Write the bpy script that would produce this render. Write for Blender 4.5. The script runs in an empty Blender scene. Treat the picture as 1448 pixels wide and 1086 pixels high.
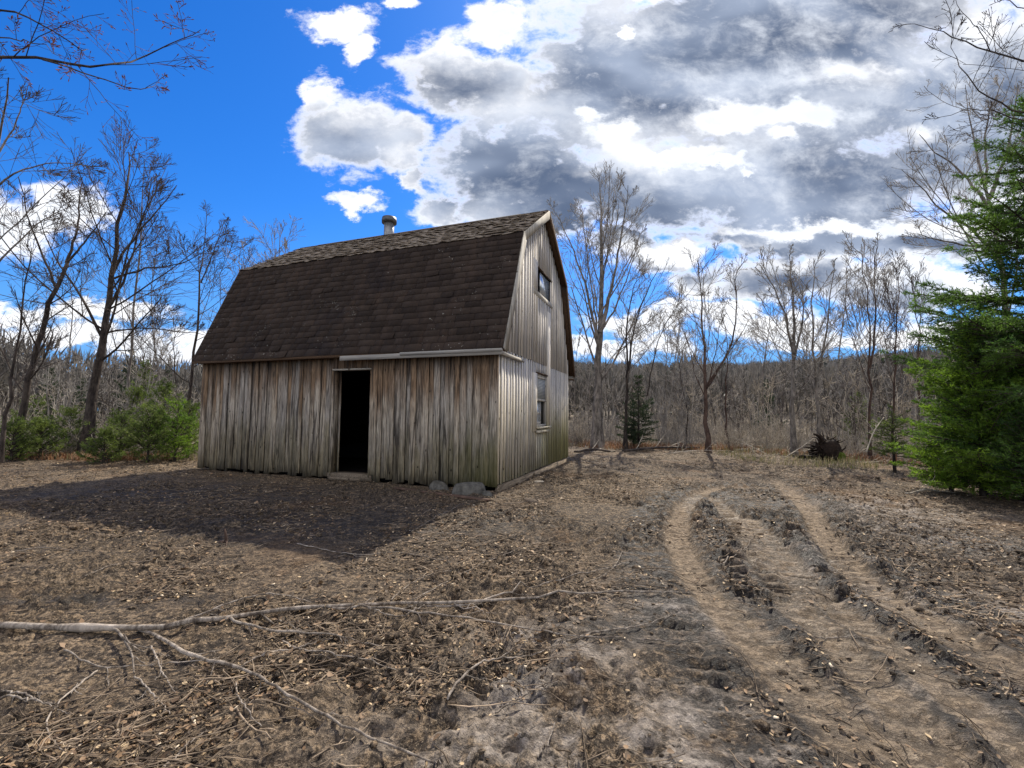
import bpy, math, random
import numpy as np
from mathutils import Matrix, Vector
SC = bpy.context.scene
COL = SC.collection

# ------------------------------------------------------------ camera
F_PX, PITCH, ROLL, CAM_H = 623.52, 0.067, 0.0092, 1.4      # focal length in photo pixels, radians, metres
cam_d = bpy.data.cameras.new('camera'); cam = bpy.data.objects.new('camera', cam_d); COL.objects.link(cam)
cam_d.sensor_width = 36.0; cam_d.lens = F_PX / 1448 * 36.0
cam_d.clip_start = 0.05; cam_d.clip_end = 3000
cam.matrix_world = Matrix.Translation((0, 0, CAM_H)) @ Matrix.Rotation(math.pi/2 + PITCH, 4, 'X') @ Matrix.Rotation(ROLL, 4, 'Z')
SC.camera = cam
SC.view_settings.view_transform = 'Standard'; SC.view_settings.look = 'None'
SC.view_settings.exposure = 0.48; SC.view_settings.gamma = 1.0

def ray(px, py):
    x, y = px - 724.0, py - 543.0
    cr, sr = math.cos(ROLL), math.sin(ROLL); x, y = cr*x + sr*y, -sr*x + cr*y
    return np.array([x/F_PX, math.cos(PITCH) + math.sin(PITCH)*y/F_PX, math.sin(PITCH) - math.cos(PITCH)*y/F_PX])
def gnd(px, py, z=0.0):
    d = ray(px, py); return np.array([0, 0, CAM_H]) + d*((z - CAM_H)/d[2])
def at(px, py, dist):
    d = ray(px, py); return np.array([0, 0, CAM_H]) + d*(dist/d[1])

# ------------------------------------------------------------ node helper
class NT:
    def __init__(s, tree): s.t = tree
    def n(s, typ, **kw):
        nd = s.t.nodes.new(typ)
        for k, v in kw.items():
            if k.startswith('i_'):
                key = k[2:]; key = int(key) if key.isdigit() else key.replace('_', ' ')
                s.put(nd.inputs[key], v)
            else: setattr(nd, k, v)
        return nd
    def put(s, sock, v):
        if isinstance(v, bpy.types.NodeSocket): s.t.links.new(v, sock)
        elif isinstance(v, bpy.types.Node): s.t.links.new(v.outputs[0], sock)
        else:
            if sock.type == 'RGBA' and isinstance(v, (tuple, list)) and len(v) == 3: v = (*v, 1)
            sock.default_value = v
    def math(s, op, a, b=None, c=None, clamp=False):
        nd = s.t.nodes.new('ShaderNodeMath'); nd.operation = op; nd.use_clamp = clamp
        s.put(nd.inputs[0], a)
        if b is not None: s.put(nd.inputs[1], b)
        if c is not None: s.put(nd.inputs[2], c)
        return nd.outputs[0]
    def vmath(s, op, a, b=None):
        nd = s.t.nodes.new('ShaderNodeVectorMath'); nd.operation = op
        s.put(nd.inputs[0], a)
        if b is not None: s.put(nd.inputs[1], b)
        return nd.outputs['Value' if op == 'LENGTH' else 'Vector']
    def mix(s, f, a, b, typ='MIX'):
        nd = s.t.nodes.new('ShaderNodeMix'); nd.data_type = 'RGBA'; nd.blend_type = typ
        s.put(nd.inputs[0], f); s.put(nd.inputs[6], a); s.put(nd.inputs[7], b)
        return nd.outputs[2]
    def step(s, v, lo, hi, a=0.0, b=1.0):
        nd = s.t.nodes.new('ShaderNodeMapRange'); nd.interpolation_type = 'SMOOTHSTEP'
        s.put(nd.inputs[0], v); nd.inputs[1].default_value = lo; nd.inputs[2].default_value = hi
        nd.inputs[3].default_value = a; nd.inputs[4].default_value = b
        return nd.outputs[0]
    def noise(s, vec, scale, detail=4, rough=0.55, dist=0.0, out=0):
        nd = s.t.nodes.new('ShaderNodeTexNoise'); s.put(nd.inputs['Vector'], vec)
        nd.inputs['Scale'].default_value = scale; nd.inputs['Detail'].default_value = detail
        nd.inputs['Roughness'].default_value = rough; nd.inputs['Distortion'].default_value = dist
        return nd.outputs[out]
    def mapv(s, vec, scale=(1, 1, 1), loc=(0, 0, 0), rot=(0, 0, 0), typ='POINT'):
        nd = s.t.nodes.new('ShaderNodeMapping'); nd.vector_type = typ; s.put(nd.inputs[0], vec)
        nd.inputs[1].default_value = loc; nd.inputs[2].default_value = rot; nd.inputs[3].default_value = scale
        return nd.outputs[0]

# ------------------------------------------------------------ world: Nishita sky with cumulus by direction
SUN_AZ, SUN_EL = math.radians(20.8), math.radians(46.3)
w = bpy.data.worlds.new('World'); SC.world = w; w.use_nodes = True
wt = w.node_tree; wt.nodes.clear(); W = NT(wt)
sky = W.n('ShaderNodeTexSky', sky_type='NISHITA'); sky.sun_disc = False
sky.sun_elevation = SUN_EL; sky.sun_rotation = SUN_AZ
sky.air_density = 1.0; sky.dust_density = 0.3; sky.ozone_density = 3.0
hs = W.n('ShaderNodeHueSaturation', i_Saturation=1.37, i_Value=1.0, i_Color=sky)
blue = W.mix(1.0, hs.outputs[0], (0.62, 0.96, 1.36), 'MULTIPLY')
tc = W.n('ShaderNodeTexCoord'); dirv = tc.outputs['Generated']
sx = W.n('ShaderNodeSeparateXYZ', i_0=dirv)
yy = W.math('MAXIMUM', sx.outputs[1], 0.12)
U = W.math('DIVIDE', sx.outputs[0], yy); V = W.math('DIVIDE', sx.outputs[2], yy)
uv = W.n('ShaderNodeCombineXYZ', i_0=U, i_1=V).outputs[0]
flat = W.mapv(uv, (1.0, 1.5, 1.0))
blue = W.mix(W.step(V, 0.50, 0.02, 0.0, 0.85), blue, (1.1, 3.1, 7.0))
n1 = W.noise(flat, 2.6, 9, 0.62, 0.25)
n2 = W.noise(flat, 9.0, 8, 0.66, 0.3)
warp = W.vmath('SUBTRACT', W.noise(flat, 7.0, 8, 0.65, 0, 1), (0.5, 0.5, 0.5))
wsc = W.n('ShaderNodeVectorMath', operation='SCALE', i_0=warp); wsc.inputs[3].default_value = 0.16
uvw = W.vmath('ADD', uv, wsc.outputs[0])
def blob(px, py, rx, ry, amp=1.0, rot=0.0):
    d = ray(px, py); c = (d[0]/d[1], d[2]/d[1], 0)
    m = W.mapv(uvw, (rx/F_PX, ry/F_PX, 1.0), c, (0, 0, math.radians(rot)), 'TEXTURE')
    ln = W.vmath('LENGTH', m)
    return W.math('MULTIPLY_ADD', ln, -amp, amp)
def field(lst):
    acc = None
    for b in lst:
        v = blob(*b); acc = v if acc is None else W.math('SMOOTH_MAX', acc, v, 0.12)
    return acc
cover = field([(480,35,62,30),(508,66,26,36),(495,190,86,70),(445,140,34,46),(565,205,48,46),(500,287,40,20),(582,250,26,26),(568,8,30,16),
   (640,105,85,62),(705,30,52,52),(700,130,95,60),(720,235,140,90),(622,295,50,28),(820,265,150,70),
   (930,90,230,190),(870,150,190,120),(1150,90,330,240),(1100,255,330,125),(960,260,240,100),(1400,140,300,260),(2500,300,1000,700),(1180,10,420,200),(1420,320,160,60),(760,300,160,30),  # the widest blob lies out of view, added to brighten the gable
   (940,350,90,36),(1215,335,350,46),(1110,396,150,42),(1085,458,110,30),(1250,405,200,40),(985,400,60,34),(890,335,70,22),(905,455,80,20),
   (75,300,80,40),(5,315,80,55),(90,478,140,26),(250,492,190,20),(10,450,80,24),(1200,480,150,15),(860,490,130,20),(1000,440,120,18),(1340,470,160,24),(140,440,110,20),(320,470,100,16)])
dark = field([(722,230,135,75,.9),(850,290,170,52,1),(640,285,40,22,.35),(905,95,140,110),(1030,130,150,90,1),(1130,50,290,110,1),(1262,205,190,75,1),
   (1080,285,240,55,1.1),(1200,245,170,60),(1000,318,150,32,1),(1370,130,150,110,.8),(655,125,50,26,.30),(490,215,50,32,.25),(1115,402,80,18,.5),(1250,348,160,16,.7),(1000,380,60,16,.5),(1090,360,80,10,.6),(905,365,40,14,.5),(1240,425,90,14,.5)])
bright = field([(1048,168,95,34,1.1),(1135,162,70,24,1.0),(1100,200,30,18,.8),(950,217,100,20,1.1),(868,190,48,30,1.1),(826,162,24,18,1.0),(883,45,17,15,1.5),(915,0,34,18,1.4),(1020,232,60,10,.8),(1055,245,16,8,1),(1240,98,100,26,.45),(1300,190,40,20,.5),(885,25,90,60,.3),(1200,110,120,30,.5),(1290,60,220,110,.24),(1010,190,260,90,.16),(1400,40,60,40,.6),(940,350,70,22,1.1),(1225,325,260,13,1.0),(1120,332,60,10,.9)])
n3 = W.noise(flat, 20.0, 6, 0.7, 0.2)
wob = W.math('SUBTRACT', W.math('ADD', W.math('MULTIPLY', n1, 0.8), W.math('ADD', W.math('MULTIPLY', n2, 0.95), W.math('MULTIPLY', n3, 0.22))), 0.985)
cm = W.math('ADD', cover, W.math('MULTIPLY', wob, 1.45))
mask = W.step(cm, -0.10, 0.42)
edge = W.step(cm, 0.10, 0.75)
wobl = W.math('SUBTRACT', W.math('ADD', W.math('MULTIPLY', n1, 1.1), W.math('MULTIPLY', n2, 0.45)), 0.775)
dk = W.math('ADD', dark, W.math('MULTIPLY', wobl, 0.9))
dk = W.step(dk, -0.62, 0.36)
br = W.step(W.math('ADD', bright, W.math('MULTIPLY', wob, 1.25)), -0.12, 0.55)
dk = W.math('MULTIPLY', dk, W.math('SUBTRACT', 1.0, br))
dk = W.math('MULTIPLY', dk, W.step(cm, 0.10, 0.48))
soft = W.step(W.math('ADD', W.math('MULTIPLY', n1, 1.0), W.math('MULTIPLY', n2, .8)), 0.62, 1.12)
whitec = W.mix(W.math('MULTIPLY', edge, soft), (1.05, 1.05, 1.07), (0.80, 0.85, 0.94))
smo = W.noise(W.mapv(flat, (1, 1.4, 1), (3.1, 1.7, 0)), 2.6, 3, 0.45, 0.15)
dkc = W.mix(W.step(smo, .36, .66), (0.105, 0.145, 0.235), (0.38, 0.45, 0.59))
cloudc = W.mix(dk, whitec, dkc)
# rest of the sky, seen by nobody in the picture: bright broken cloud, added to fill the shaded front wall
gm = W.step(W.noise(dirv, 2.2, 8, 0.6), 0.42, 0.56)
front = W.step(sx.outputs[1], 0.10, 0.22)
mask_all = W.math('ADD', W.math('MULTIPLY', mask, front), W.math('MULTIPLY', gm, W.math('SUBTRACT', 1.0, front)))
col_all = W.mix(front, (1.25, 1.22, 1.18), cloudc)
bg1 = W.n('ShaderNodeBackground', i_Color=blue); bg1.inputs[1].default_value = 0.096
bg2 = W.n('ShaderNodeBackground', i_Color=col_all); bg2.inputs[1].default_value = 0.86
mx = W.n('ShaderNodeMixShader', i_0=mask_all, i_1=bg1, i_2=bg2)
W.n('ShaderNodeOutputWorld', i_0=mx)

sun_d = bpy.data.lights.new('sun', 'SUN'); sun_d.energy = 5.0; sun_d.angle = math.radians(0.55); sun_d.color = (1.0, 0.93, 0.80)
sun = bpy.data.objects.new('sun', sun_d); COL.objects.link(sun)
sdir = Vector((math.sin(SUN_AZ)*math.cos(SUN_EL), math.cos(SUN_AZ)*math.cos(SUN_EL), math.sin(SUN_EL)))
sun.rotation_euler = sdir.to_track_quat('Z', 'Y').to_euler()

# ------------------------------------------------------------ mesh helpers
def tag(o, label=None, cat=None, group=None, kind=None):
    if label: o['label'] = label
    if cat: o['category'] = cat
    if group: o['group'] = group
    if kind: o['kind'] = kind
    return o
def empty(name, loc, rz=0.0, label=None, cat=None, group=None):
    o = bpy.data.objects.new(name, None); COL.objects.link(o); o.location = loc; o.rotation_euler = (0, 0, rz)
    o.empty_display_size = 0.2
    return tag(o, label, cat, group)
def dup_tree(o, parent=None):
    c = o.copy(); COL.objects.link(c); c.parent = parent
    for ch in list(o.children): dup_tree(ch, c)
    return c
def set_label(o, label): o['label'] = label; return o

class MB:
    """collects vertex and face arrays for ONE mesh object"""
    def __init__(s): s.v = []; s.f = []; s.t = []; s.c = 0
    def add(s, v, f, tint=0.5):
        v = np.asarray(v, float).reshape(-1, 3); f = np.asarray(f, np.int64)
        s.v.append(v); s.f.append(f + s.c)
        t = np.broadcast_to(np.asarray(tint, float), (len(v),)) if np.ndim(tint) < 2 else tint
        s.t.append(np.array(t)); s.c += len(v); return s
    def box(s, x0, x1, y0, y1, z0, z1, tint=0.5, rot=None):
        v = np.array([(x, y, z) for z in (z0, z1) for y in (y0, y1) for x in (x0, x1)], float)
        if rot is not None: v = v @ np.array(rot[0]).T + rot[1]
        return s.add(v, [(0,2,3,1),(4,5,7,6),(0,1,5,4),(2,6,7,3),(0,4,6,2),(1,3,7,5)], tint)
    def obox(s, c, ax, ay, az, tint=0.5):
        c, ax, ay, az = map(np.asarray, (c, ax, ay, az))
        v = [c + a*ax + b*ay + d*az for d in (-.5, .5) for b in (-.5, .5) for a in (-.5, .5)]
        return s.add(v, [(0,2,3,1),(4,5,7,6),(0,1,5,4),(2,6,7,3),(0,4,6,2),(1,3,7,5)], tint)
    def prism(s, poly, axis, a0, a1, tint=0.5):
        """extrude a polygon given in the two other axes along axis from a0 to a1"""
        n = len(poly); v = []
        for a in (a0, a1):
            for p in poly:
                q = list(p); q.insert(axis, a); v.append(q)
        flip = (axis == 1)
        f1 = list(range(n)); f2 = list(range(n, 2*n))
        s.v.append(np.array(v, float)); base = s.c
        faces = [f1[::-1] if not flip else f1, f2 if not flip else f2[::-1]]
        for i in range(n):
            j = (i+1) % n
            q = (i, j, n+j, n+i); faces.append(q if not flip else q[::-1])
        for f in faces: s.f.append(np.array([f], np.int64) + base)
        s.t.append(np.full(2*n, float(tint))); s.c += 2*n
        return s
    def tubes(s, P, R, sides=4, tint=None, cap=False):
        """P (B,n,3) centre lines, R (B,n) radii"""
        P = np.asarray(P, float); R = np.asarray(R, float)
        if P.ndim == 2: P = P[None]; R = R[None]
        B, n, _ = P.shape
        if B == 0: return s
        T = np.gradient(P, axis=1); T /= np.linalg.norm(T, axis=2, keepdims=True) + 1e-9
        mean = T.mean(axis=1); ref = np.where((np.abs(mean[:, 2]) > .75)[:, None], np.array([[1., .13, 0]]), np.array([[.07, 0.05, 1.]]))
        Uv = np.cross(T, ref[:, None, :]); Uv /= np.linalg.norm(Uv, axis=2, keepdims=True) + 1e-9
        Wv = np.cross(T, Uv)
        a = np.arange(sides)*2*math.pi/sides
        ring = P[:, :, None, :] + R[:, :, None, None]*(np.cos(a)[None, None, :, None]*Uv[:, :, None, :] + np.sin(a)[None, None, :, None]*Wv[:, :, None, :])
        idx = np.arange(B*n*sides).reshape(B, n, sides)
        A = idx[:, :-1]; Bn = idx[:, 1:]; A2 = np.roll(A, -1, 2); B2 = np.roll(Bn, -1, 2)
        f = np.stack([A, Bn, B2, A2], -1).reshape(-1, 4)
        if tint is None: tint = 0.5
        tt = np.broadcast_to(np.asarray(tint, float).reshape(-1, 1) if np.ndim(tint) else np.full((B, 1), tint), (B, n*sides)).reshape(-1)
        s.add(ring.reshape(-1, 3), f, tt)
        if cap and sides >= 3:
            for b in range(B):
                s.v.append(np.zeros((0, 3))); s.t.append(np.zeros(0))
                s.f.append((idx[b, 0][None, :]) + s.c - len(ring.reshape(-1, 3)))
                s.f.append((idx[b, -1][::-1][None, :]) + s.c - len(ring.reshape(-1, 3)))
        return s
    def build(s, name, mat, parent=None, smooth=False, loc=None):
        me = bpy.data.meshes.new(name)
        V = np.concatenate(s.v) if s.v else np.zeros((0, 3))
        me.vertices.add(len(V)); me.vertices.foreach_set('co', V.astype(np.float32).ravel())
        sizes = []; loops = []
        for f in s.f:
            if len(f): sizes.append(np.full(len(f), f.shape[1])); loops.append(f.ravel())
        sizes = np.concatenate(sizes); loops = np.concatenate(loops)
        me.loops.add(len(loops)); me.loops.foreach_set('vertex_index', loops.astype(np.int32))
        me.polygons.add(len(sizes)); me.polygons.foreach_set('loop_start', np.concatenate([[0], np.cumsum(sizes)[:-1]]).astype(np.int32))
        me.polygons.foreach_set('loop_total', sizes.astype(np.int32))
        if smooth: me.polygons.foreach_set('use_smooth', np.ones(len(sizes), bool))
        me.update(calc_edges=True)
        at_ = me.attributes.new('tint', 'FLOAT', 'POINT'); at_.data.foreach_set('value', np.concatenate(s.t).astype(np.float32))
        me.materials.append(mat)
        o = bpy.data.objects.new(name, me); COL.objects.link(o)
        if parent: o.parent = parent
        if loc is not None: o.location = loc
        return o

# ------------------------------------------------------------ numpy value noise
def _h(ix, iy, seed):
    x = (ix*374761393 + iy*668265263 + seed*1442695041) & 0x7fffffff
    x = ((x ^ (x >> 13))*1274126177) & 0x7fffffff
    return ((x ^ (x >> 16)) & 0xffff)/65535.0
def vnoise(x, y, seed=0):
    ix = np.floor(x).astype(np.int64); iy = np.floor(y).astype(np.int64)
    fx = x - ix; fy = y - iy; fx = fx*fx*(3-2*fx); fy = fy*fy*(3-2*fy)
    a = _h(ix, iy, seed); b = _h(ix+1, iy, seed); c = _h(ix, iy+1, seed); d = _h(ix+1, iy+1, seed)
    return (a*(1-fx)+b*fx)*(1-fy) + (c*(1-fx)+d*fx)*fy
def fbm(x, y, o=4, seed=0, g=.5):
    s = 0; a = 1; t = 0
    for k in range(o): s = s + a*vnoise(x*2**k, y*2**k, seed+k*7); t += a; a *= g
    return s/t
def sstep(x, a, b): t = np.clip((x-a)/(b-a), 0, 1); return t*t*(3-2*t)

# ------------------------------------------------------------ ground shape
C0 = np.array([-.279, 8.063, 0.0]); TH = 0.3473
XL = np.array([math.cos(TH), -math.sin(TH), 0]); YL = np.array([math.sin(TH), math.cos(TH), 0])
BL, BW = 7.56, 5.64
def chaikin(p, k=2):
    p = np.asarray(p, float)
    for _ in range(k):
        q = [p[0]]
        for a, b in zip(p[:-1], p[1:]): q += [a*.75+b*.25, a*.25+b*.75]
        q.append(p[-1]); p = np.array(q)
    return p
tracks_px = [[(1075,690),(1020,688),(985,700),(962,725),(955,760),(975,805),(1015,855),(1080,915),(1160,985),(1240,1070),(1330,1200)],
             [(1010,706),(1045,745),(1075,790),(1110,840),(1180,900),(1250,975),(1330,1070),(1420,1200)],
             [(1095,680),(1140,712),(1160,750),(1190,795),(1260,848),(1350,900),(1450,950),(1640,1040)],
             [(1060,735),(1100,775),(1140,830),(1230,890),(1330,965),(1460,1070),(1600,1200)]]
tracks = [chaikin([gnd(*q)[:2] for q in t]) for t in tracks_px]
tr_w = [0.15, 0.13, 0.15, 0.12]
def pdist(x, y, line):
    best = np.full(x.shape, 1e9); along = np.zeros(x.shape); acc = 0.0
    for a, b in zip(line[:-1], line[1:]):
        d = b - a; L = math.hypot(*d); t = np.clip(((x-a[0])*d[0]+(y-a[1])*d[1])/(L*L), 0, 1)
        dd = np.hypot(x-a[0]-t*d[0], y-a[1]-t*d[1]); m = dd < best
        best = np.where(m, dd, best); along = np.where(m, acc+t*L, along); acc += L
    return best, along
def edge_depth(u):
    """distance (along +Y) of the clearing's rim as a function of x"""
    return np.interp(u, [-60, -16, -9, -3, 2, 5, 8, 10.3, 11.4, 12.2, 14, 30, 80], [10, 13, 13.2, 15, 19, 18.5, 16.9, 15.2, 13.6, 11, 9, 7, 5])
def hill(x, y):
    r = np.hypot(x, y); az = np.degrees(np.arctan2(x, np.maximum(y, 1e-3)))
    top = np.interp(az, [-90, -55, -45, -36, -28, -10, 3, 12, 25, 45, 90], [8, 6, 2, 6, 12, 17, 20, 19, 17, 18, 14])
    top = top + 3.0*(fbm(az*.16+20, az*0+3, 3, 5)-.5)
    k = sstep(r, 60, 260); k2 = 1 - .75*sstep(r, 260, 460)
    return np.where(y > 5, top*k*k2, 0) - 1.2*sstep(r, 20, 50)
def height(x, y, fine=True):
    x = np.asarray(x, float); y = np.asarray(y, float)
    z = 0.10*(fbm(x*.35+4, y*.35, 3, 11)-.5) + 0.06*(fbm(x*1.3, y*1.3, 3, 3)-.5)
    lx = (x-C0[0])*XL[0] + (y-C0[1])*XL[1]; ly = (x-C0[0])*YL[0] + (y-C0[1])*YL[1]
    inb = np.maximum(np.maximum(lx, -BL-lx), np.maximum(-ly, ly-BW))
    z = z*sstep(inb, 0.0, 1.6)
    z = z - 0.06*sstep(-inb, 0, .3)
    near = 1 - sstep(np.hypot(x, y-4), 14, 30)
    if fine:
        churn = fbm(x*.8+9, y*.8, 3, 23)
        amp = 0.4 + 1.1*sstep(churn, .42, .62)
        cl = fbm(x*7, y*7, 4, 31, .6); cr_ = 1 - np.abs(2*fbm(x*5+3, y*8, 3, 41)-1)
        z = z + near*amp*(0.065*(cl-.5) + 0.045*(cr_-.6) + .075*(fbm(x*15, y*17, 3, 77, .7)-.5))
        for line, wd in zip(tracks, tr_w):
            d, s_ = pdist(x, y, line)
            dw = d + .045*(fbm(x*3, y*3, 2, 9)-.5)
            core = 1 - sstep(dw, wd*.75, wd*1.15)
            rim = np.exp(-((dw-wd*1.75)/(wd*.55))**2)
            lug = np.sin(s_*2*math.pi/.16 + d*14)*.5+.5
            z = z*(1-.70*core) - .026*core + .020*core*(sstep(lug, .35, .75)-.4)*(.4+.6*vnoise(x*2, y*2, 3)) + rim*.030*sstep(fbm(x*5, y*5, 3, 8), .38, .68)
            side = np.exp(-((dw-wd*2.6)/(wd*1.2))**2)
            z = z + near*side*.042*(sstep(np.sin(s_*2*math.pi/.17 + 6*fbm(x*2, y*2, 2, 4) + d*9), -.2, .6)-.5)*sstep(fbm(x*1.6, y*1.6, 2, 90), .35, .55)
    rim_ = sstep(y - edge_depth(x), -.6, 1.0)
    z = z + near*rim_*(.10*fbm(x*.9, y*.9, 3, 66)) + hill(x, y)
    return z

def axis(parts):
    out = [parts[0][0]]
    for a, b, d0, d1 in parts:
        x = a
        while x < b - 1e-6:
            t = (x-a)/(b-a); x += d0*(d1/d0)**t; out.append(min(x, b))
    return np.array(out)
gx = axis([(-700, -60, 40, 6), (-60, -14, 5, .35), (-14, -4.5, .3, .05), (-4.5, .5, .030, .026), (.5, 5.5, .020, .026), (5.5, 6.5, .026, .03), (6.5, 15, .04, .3), (15, 60, .35, 5), (60, 700, 6, 40)])
gy = axis([(-60, -4, 8, .8), (-4, 1, .7, .04), (1, 4.2, .018, .024), (4.2, 9, .025, .05), (9, 22, .06, .25), (22, 70, .3, 3), (70, 750, 3.5, 25)])
GX, GY = np.meshgrid(gx, gy)
GZ = height(GX, GY)
nx, ny = len(gx), len(gy)
gm_ = MB(); ii = np.arange(nx*ny).reshape(ny, nx)
gm_.add(np.stack([GX, GY, GZ], -1).reshape(-1, 3), np.stack([ii[:-1, :-1], ii[:-1, 1:], ii[1:, 1:], ii[1:, :-1]], -1).reshape(-1, 4))

# ------------------------------------------------------------ materials
def new_mat(name):
    m = bpy.data.materials.new(name); m.use_nodes = True; m.node_tree.nodes.clear(); return m, NT(m.node_tree)
def finish(T, col, rough=0.9, bump=None, bstr=0.4, bdist=0.01, spec=0.25, metal=0.0, transl=None):
    b = T.n('ShaderNodeBsdfPrincipled'); T.put(b.inputs['Base Color'], col); T.put(b.inputs['Roughness'], rough)
    T.put(b.inputs['Specular IOR Level'], spec); b.inputs['Metallic'].default_value = metal
    if bump is not None:
        bp = T.n('ShaderNodeBump'); bp.inputs['Strength'].default_value = bstr; bp.inputs['Distance'].default_value = bdist
        T.put(bp.inputs['Height'], bump); T.put(b.inputs['Normal'], bp.outputs[0])
    out = b
    if transl is not None:
        tr = T.n('ShaderNodeBsdfTranslucent'); T.put(tr.inputs[0], transl[1])
        out = T.n('ShaderNodeMixShader', i_0=transl[0], i_1=b, i_2=tr)
    T.n('ShaderNodeOutputMaterial', i_0=out)
def attr(T, name='tint'):
    a = T.n('ShaderNodeAttribute'); a.attribute_name = name; return a.outputs['Fac']

def mat_ground():
    m, T = new_mat('churned_soil')
    P = T.n('ShaderNodeNewGeometry').outputs['Position']
    big = T.noise(P, .55, 5, .6); mid = T.noise(P, 3.2, 6, .65); fine = T.noise(P, 22, 6, .7); gr = T.noise(P, 90, 4, .7)
    soil = T.mix(T.step(T.math('ADD', T.math('MULTIPLY', mid, .5), T.math('MULTIPLY', fine, .5)), .40, .60), (.034, .024, .016), (.165, .117, .073))
    soil = T.mix(T.math('MULTIPLY', T.step(fine, .51, .60), .85), soil, (.265, .187, .115))
    soil = T.mix(T.math('MULTIPLY', T.step(gr, .52, .64), .75), soil, (.33, .25, .17))
    soil = T.mix(T.math('MULTIPLY', T.step(T.noise(P, 45, 3, .6), .62, .50, .0, .0), 0.0), soil, soil)
    soil = T.mix(T.math('MULTIPLY', T.step(T.noise(P, 34, 4, .75), .49, .42), .85), soil, (.024, .017, .012))
    rich = T.step(big, .52, .66); soil = T.mix(T.math('MULTIPLY', rich, .5), soil, (.17, .095, .042))
    dry = attr(T, 'dry'); dcol = T.mix(T.step(fine, .3, .7), (.15, .125, .105), (.40, .345, .295))
    soil = T.mix(T.math('MULTIPLY', dry, T.step(mid, .40, .58)), soil, dcol)
    vp = T.vmath('ADD', P, T.n('ShaderNodeVectorMath', operation='SCALE', i_0=T.noise(P, 9, 4, .6, 0, 1), i_3=.09).outputs[0])
    vc = T.n('ShaderNodeTexVoronoi', feature='F1'); T.put(vc.inputs['Vector'], T.mapv(vp, (1, 1.35, 1))); vc.inputs['Scale'].default_value = 17
    crk = T.math('MULTIPLY', T.step(T.noise(T.mapv(vp, (1, 2.1, 1)), 13, 6, .78), .455, .36), T.step(T.noise(P, 2.2, 5, .65), .34, .52))
    crk = T.math('MAXIMUM', crk, T.math('MULTIPLY', T.step(T.noise(T.mapv(vp, (1, 1.7, 1), (4, 2, 0)), 9, 7, .8), .52, .40), attr(T, 'wet_and_shade')))
    soil = T.mix(T.math('MULTIPLY', crk, .85), soil, (.022, .017, .013))
    lite = T.math('MULTIPLY', T.step(vc.outputs['Distance'], .22, .08), T.step(T.noise(P, 5.5, 4, .6), .50, .60))
    soil = T.mix(T.math('MULTIPLY', lite, .6), soil, (.36, .275, .19))
    wet_and_shade = T.math('MULTIPLY', attr(T, 'wet_and_shade'), T.step(T.noise(P, 7.5, 6, .7), .42, .52))
    soil = T.mix(T.math('MULTIPLY', wet_and_shade, .8), soil, (.030, .024, .021))
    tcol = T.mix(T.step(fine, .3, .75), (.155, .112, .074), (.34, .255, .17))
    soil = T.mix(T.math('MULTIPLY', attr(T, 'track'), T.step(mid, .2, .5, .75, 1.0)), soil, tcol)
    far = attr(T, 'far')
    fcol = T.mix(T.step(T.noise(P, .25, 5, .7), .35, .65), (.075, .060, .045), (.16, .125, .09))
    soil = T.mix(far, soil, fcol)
    hgt = T.math('ADD', T.math('ADD', T.math('MULTIPLY', fine, .9), T.math('MULTIPLY', gr, .35)), T.math('ADD', T.math('MULTIPLY', crk, -.55), T.math('MULTIPLY', T.step(vc.outputs['Distance'], .5, .05), .35)))
    rough = T.step(wet_and_shade, 0, 1, .92, .55)
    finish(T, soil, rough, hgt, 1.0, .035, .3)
    return m
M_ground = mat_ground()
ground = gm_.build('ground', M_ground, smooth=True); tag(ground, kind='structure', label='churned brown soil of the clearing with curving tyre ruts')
def setattr_pts(o, name, val):
    a = o.data.attributes.new(name, 'FLOAT', 'POINT'); a.data.foreach_set('value', np.asarray(val, np.float32).ravel())
def bump2(x, y, cx, cy, rx, ry): return np.exp(-(((x-cx)/rx)**2 + ((y-cy)/ry)**2))
dry = np.zeros(GX.shape)
for px, py, rx, ry in [(760,960,.5,.35),(850,1040,.9,.3),(800,900,.55,.3),(980,1000,.35,.35),(1120,1060,.35,.3),(1250,840,.6,.6),(1330,760,.9,.9),(1240,720,1.1,1.0),(1400,1000,.7,.4),(960,860,.5,.5),(1160,800,.8,.8),(1020,1070,.5,.2),(1380,860,.7,.4),(640,1060,.4,.2)]:
    c = gnd(px, py); dry = np.maximum(dry, bump2(GX, GY, c[0], c[1], rx, ry))
trk = np.zeros(GX.shape); wet_and_shade = np.zeros(GX.shape)
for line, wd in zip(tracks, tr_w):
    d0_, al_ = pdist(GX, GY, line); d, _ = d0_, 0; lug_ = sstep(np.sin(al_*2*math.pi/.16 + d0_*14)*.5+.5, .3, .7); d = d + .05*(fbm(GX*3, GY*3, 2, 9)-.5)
    trk = np.maximum(trk, (1 - sstep(d, wd*.6, wd*1.3))*(.62+.38*lug_)*(.6+.4*sstep(fbm(GX*2.2, GY*2.2, 3, 19), .32, .55))); tp_ = sstep(np.sin(al_*2*math.pi/.17 + 6*fbm(GX*2, GY*2, 2, 4) + d0_*9), -.2, .6); wet_and_shade = np.maximum(wet_and_shade, np.exp(-((d-wd*2.6)/(wd*1.6))**2)*(1.1-.75*tp_))  # tread grooves darkened in the colour to strengthen their weak shading
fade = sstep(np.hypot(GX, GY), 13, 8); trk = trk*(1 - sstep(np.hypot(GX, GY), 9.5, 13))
wet_and_shade = np.clip(wet_and_shade*1.5, 0, 1)*(1 - sstep(np.hypot(GX, GY), 8, 13))
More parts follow.
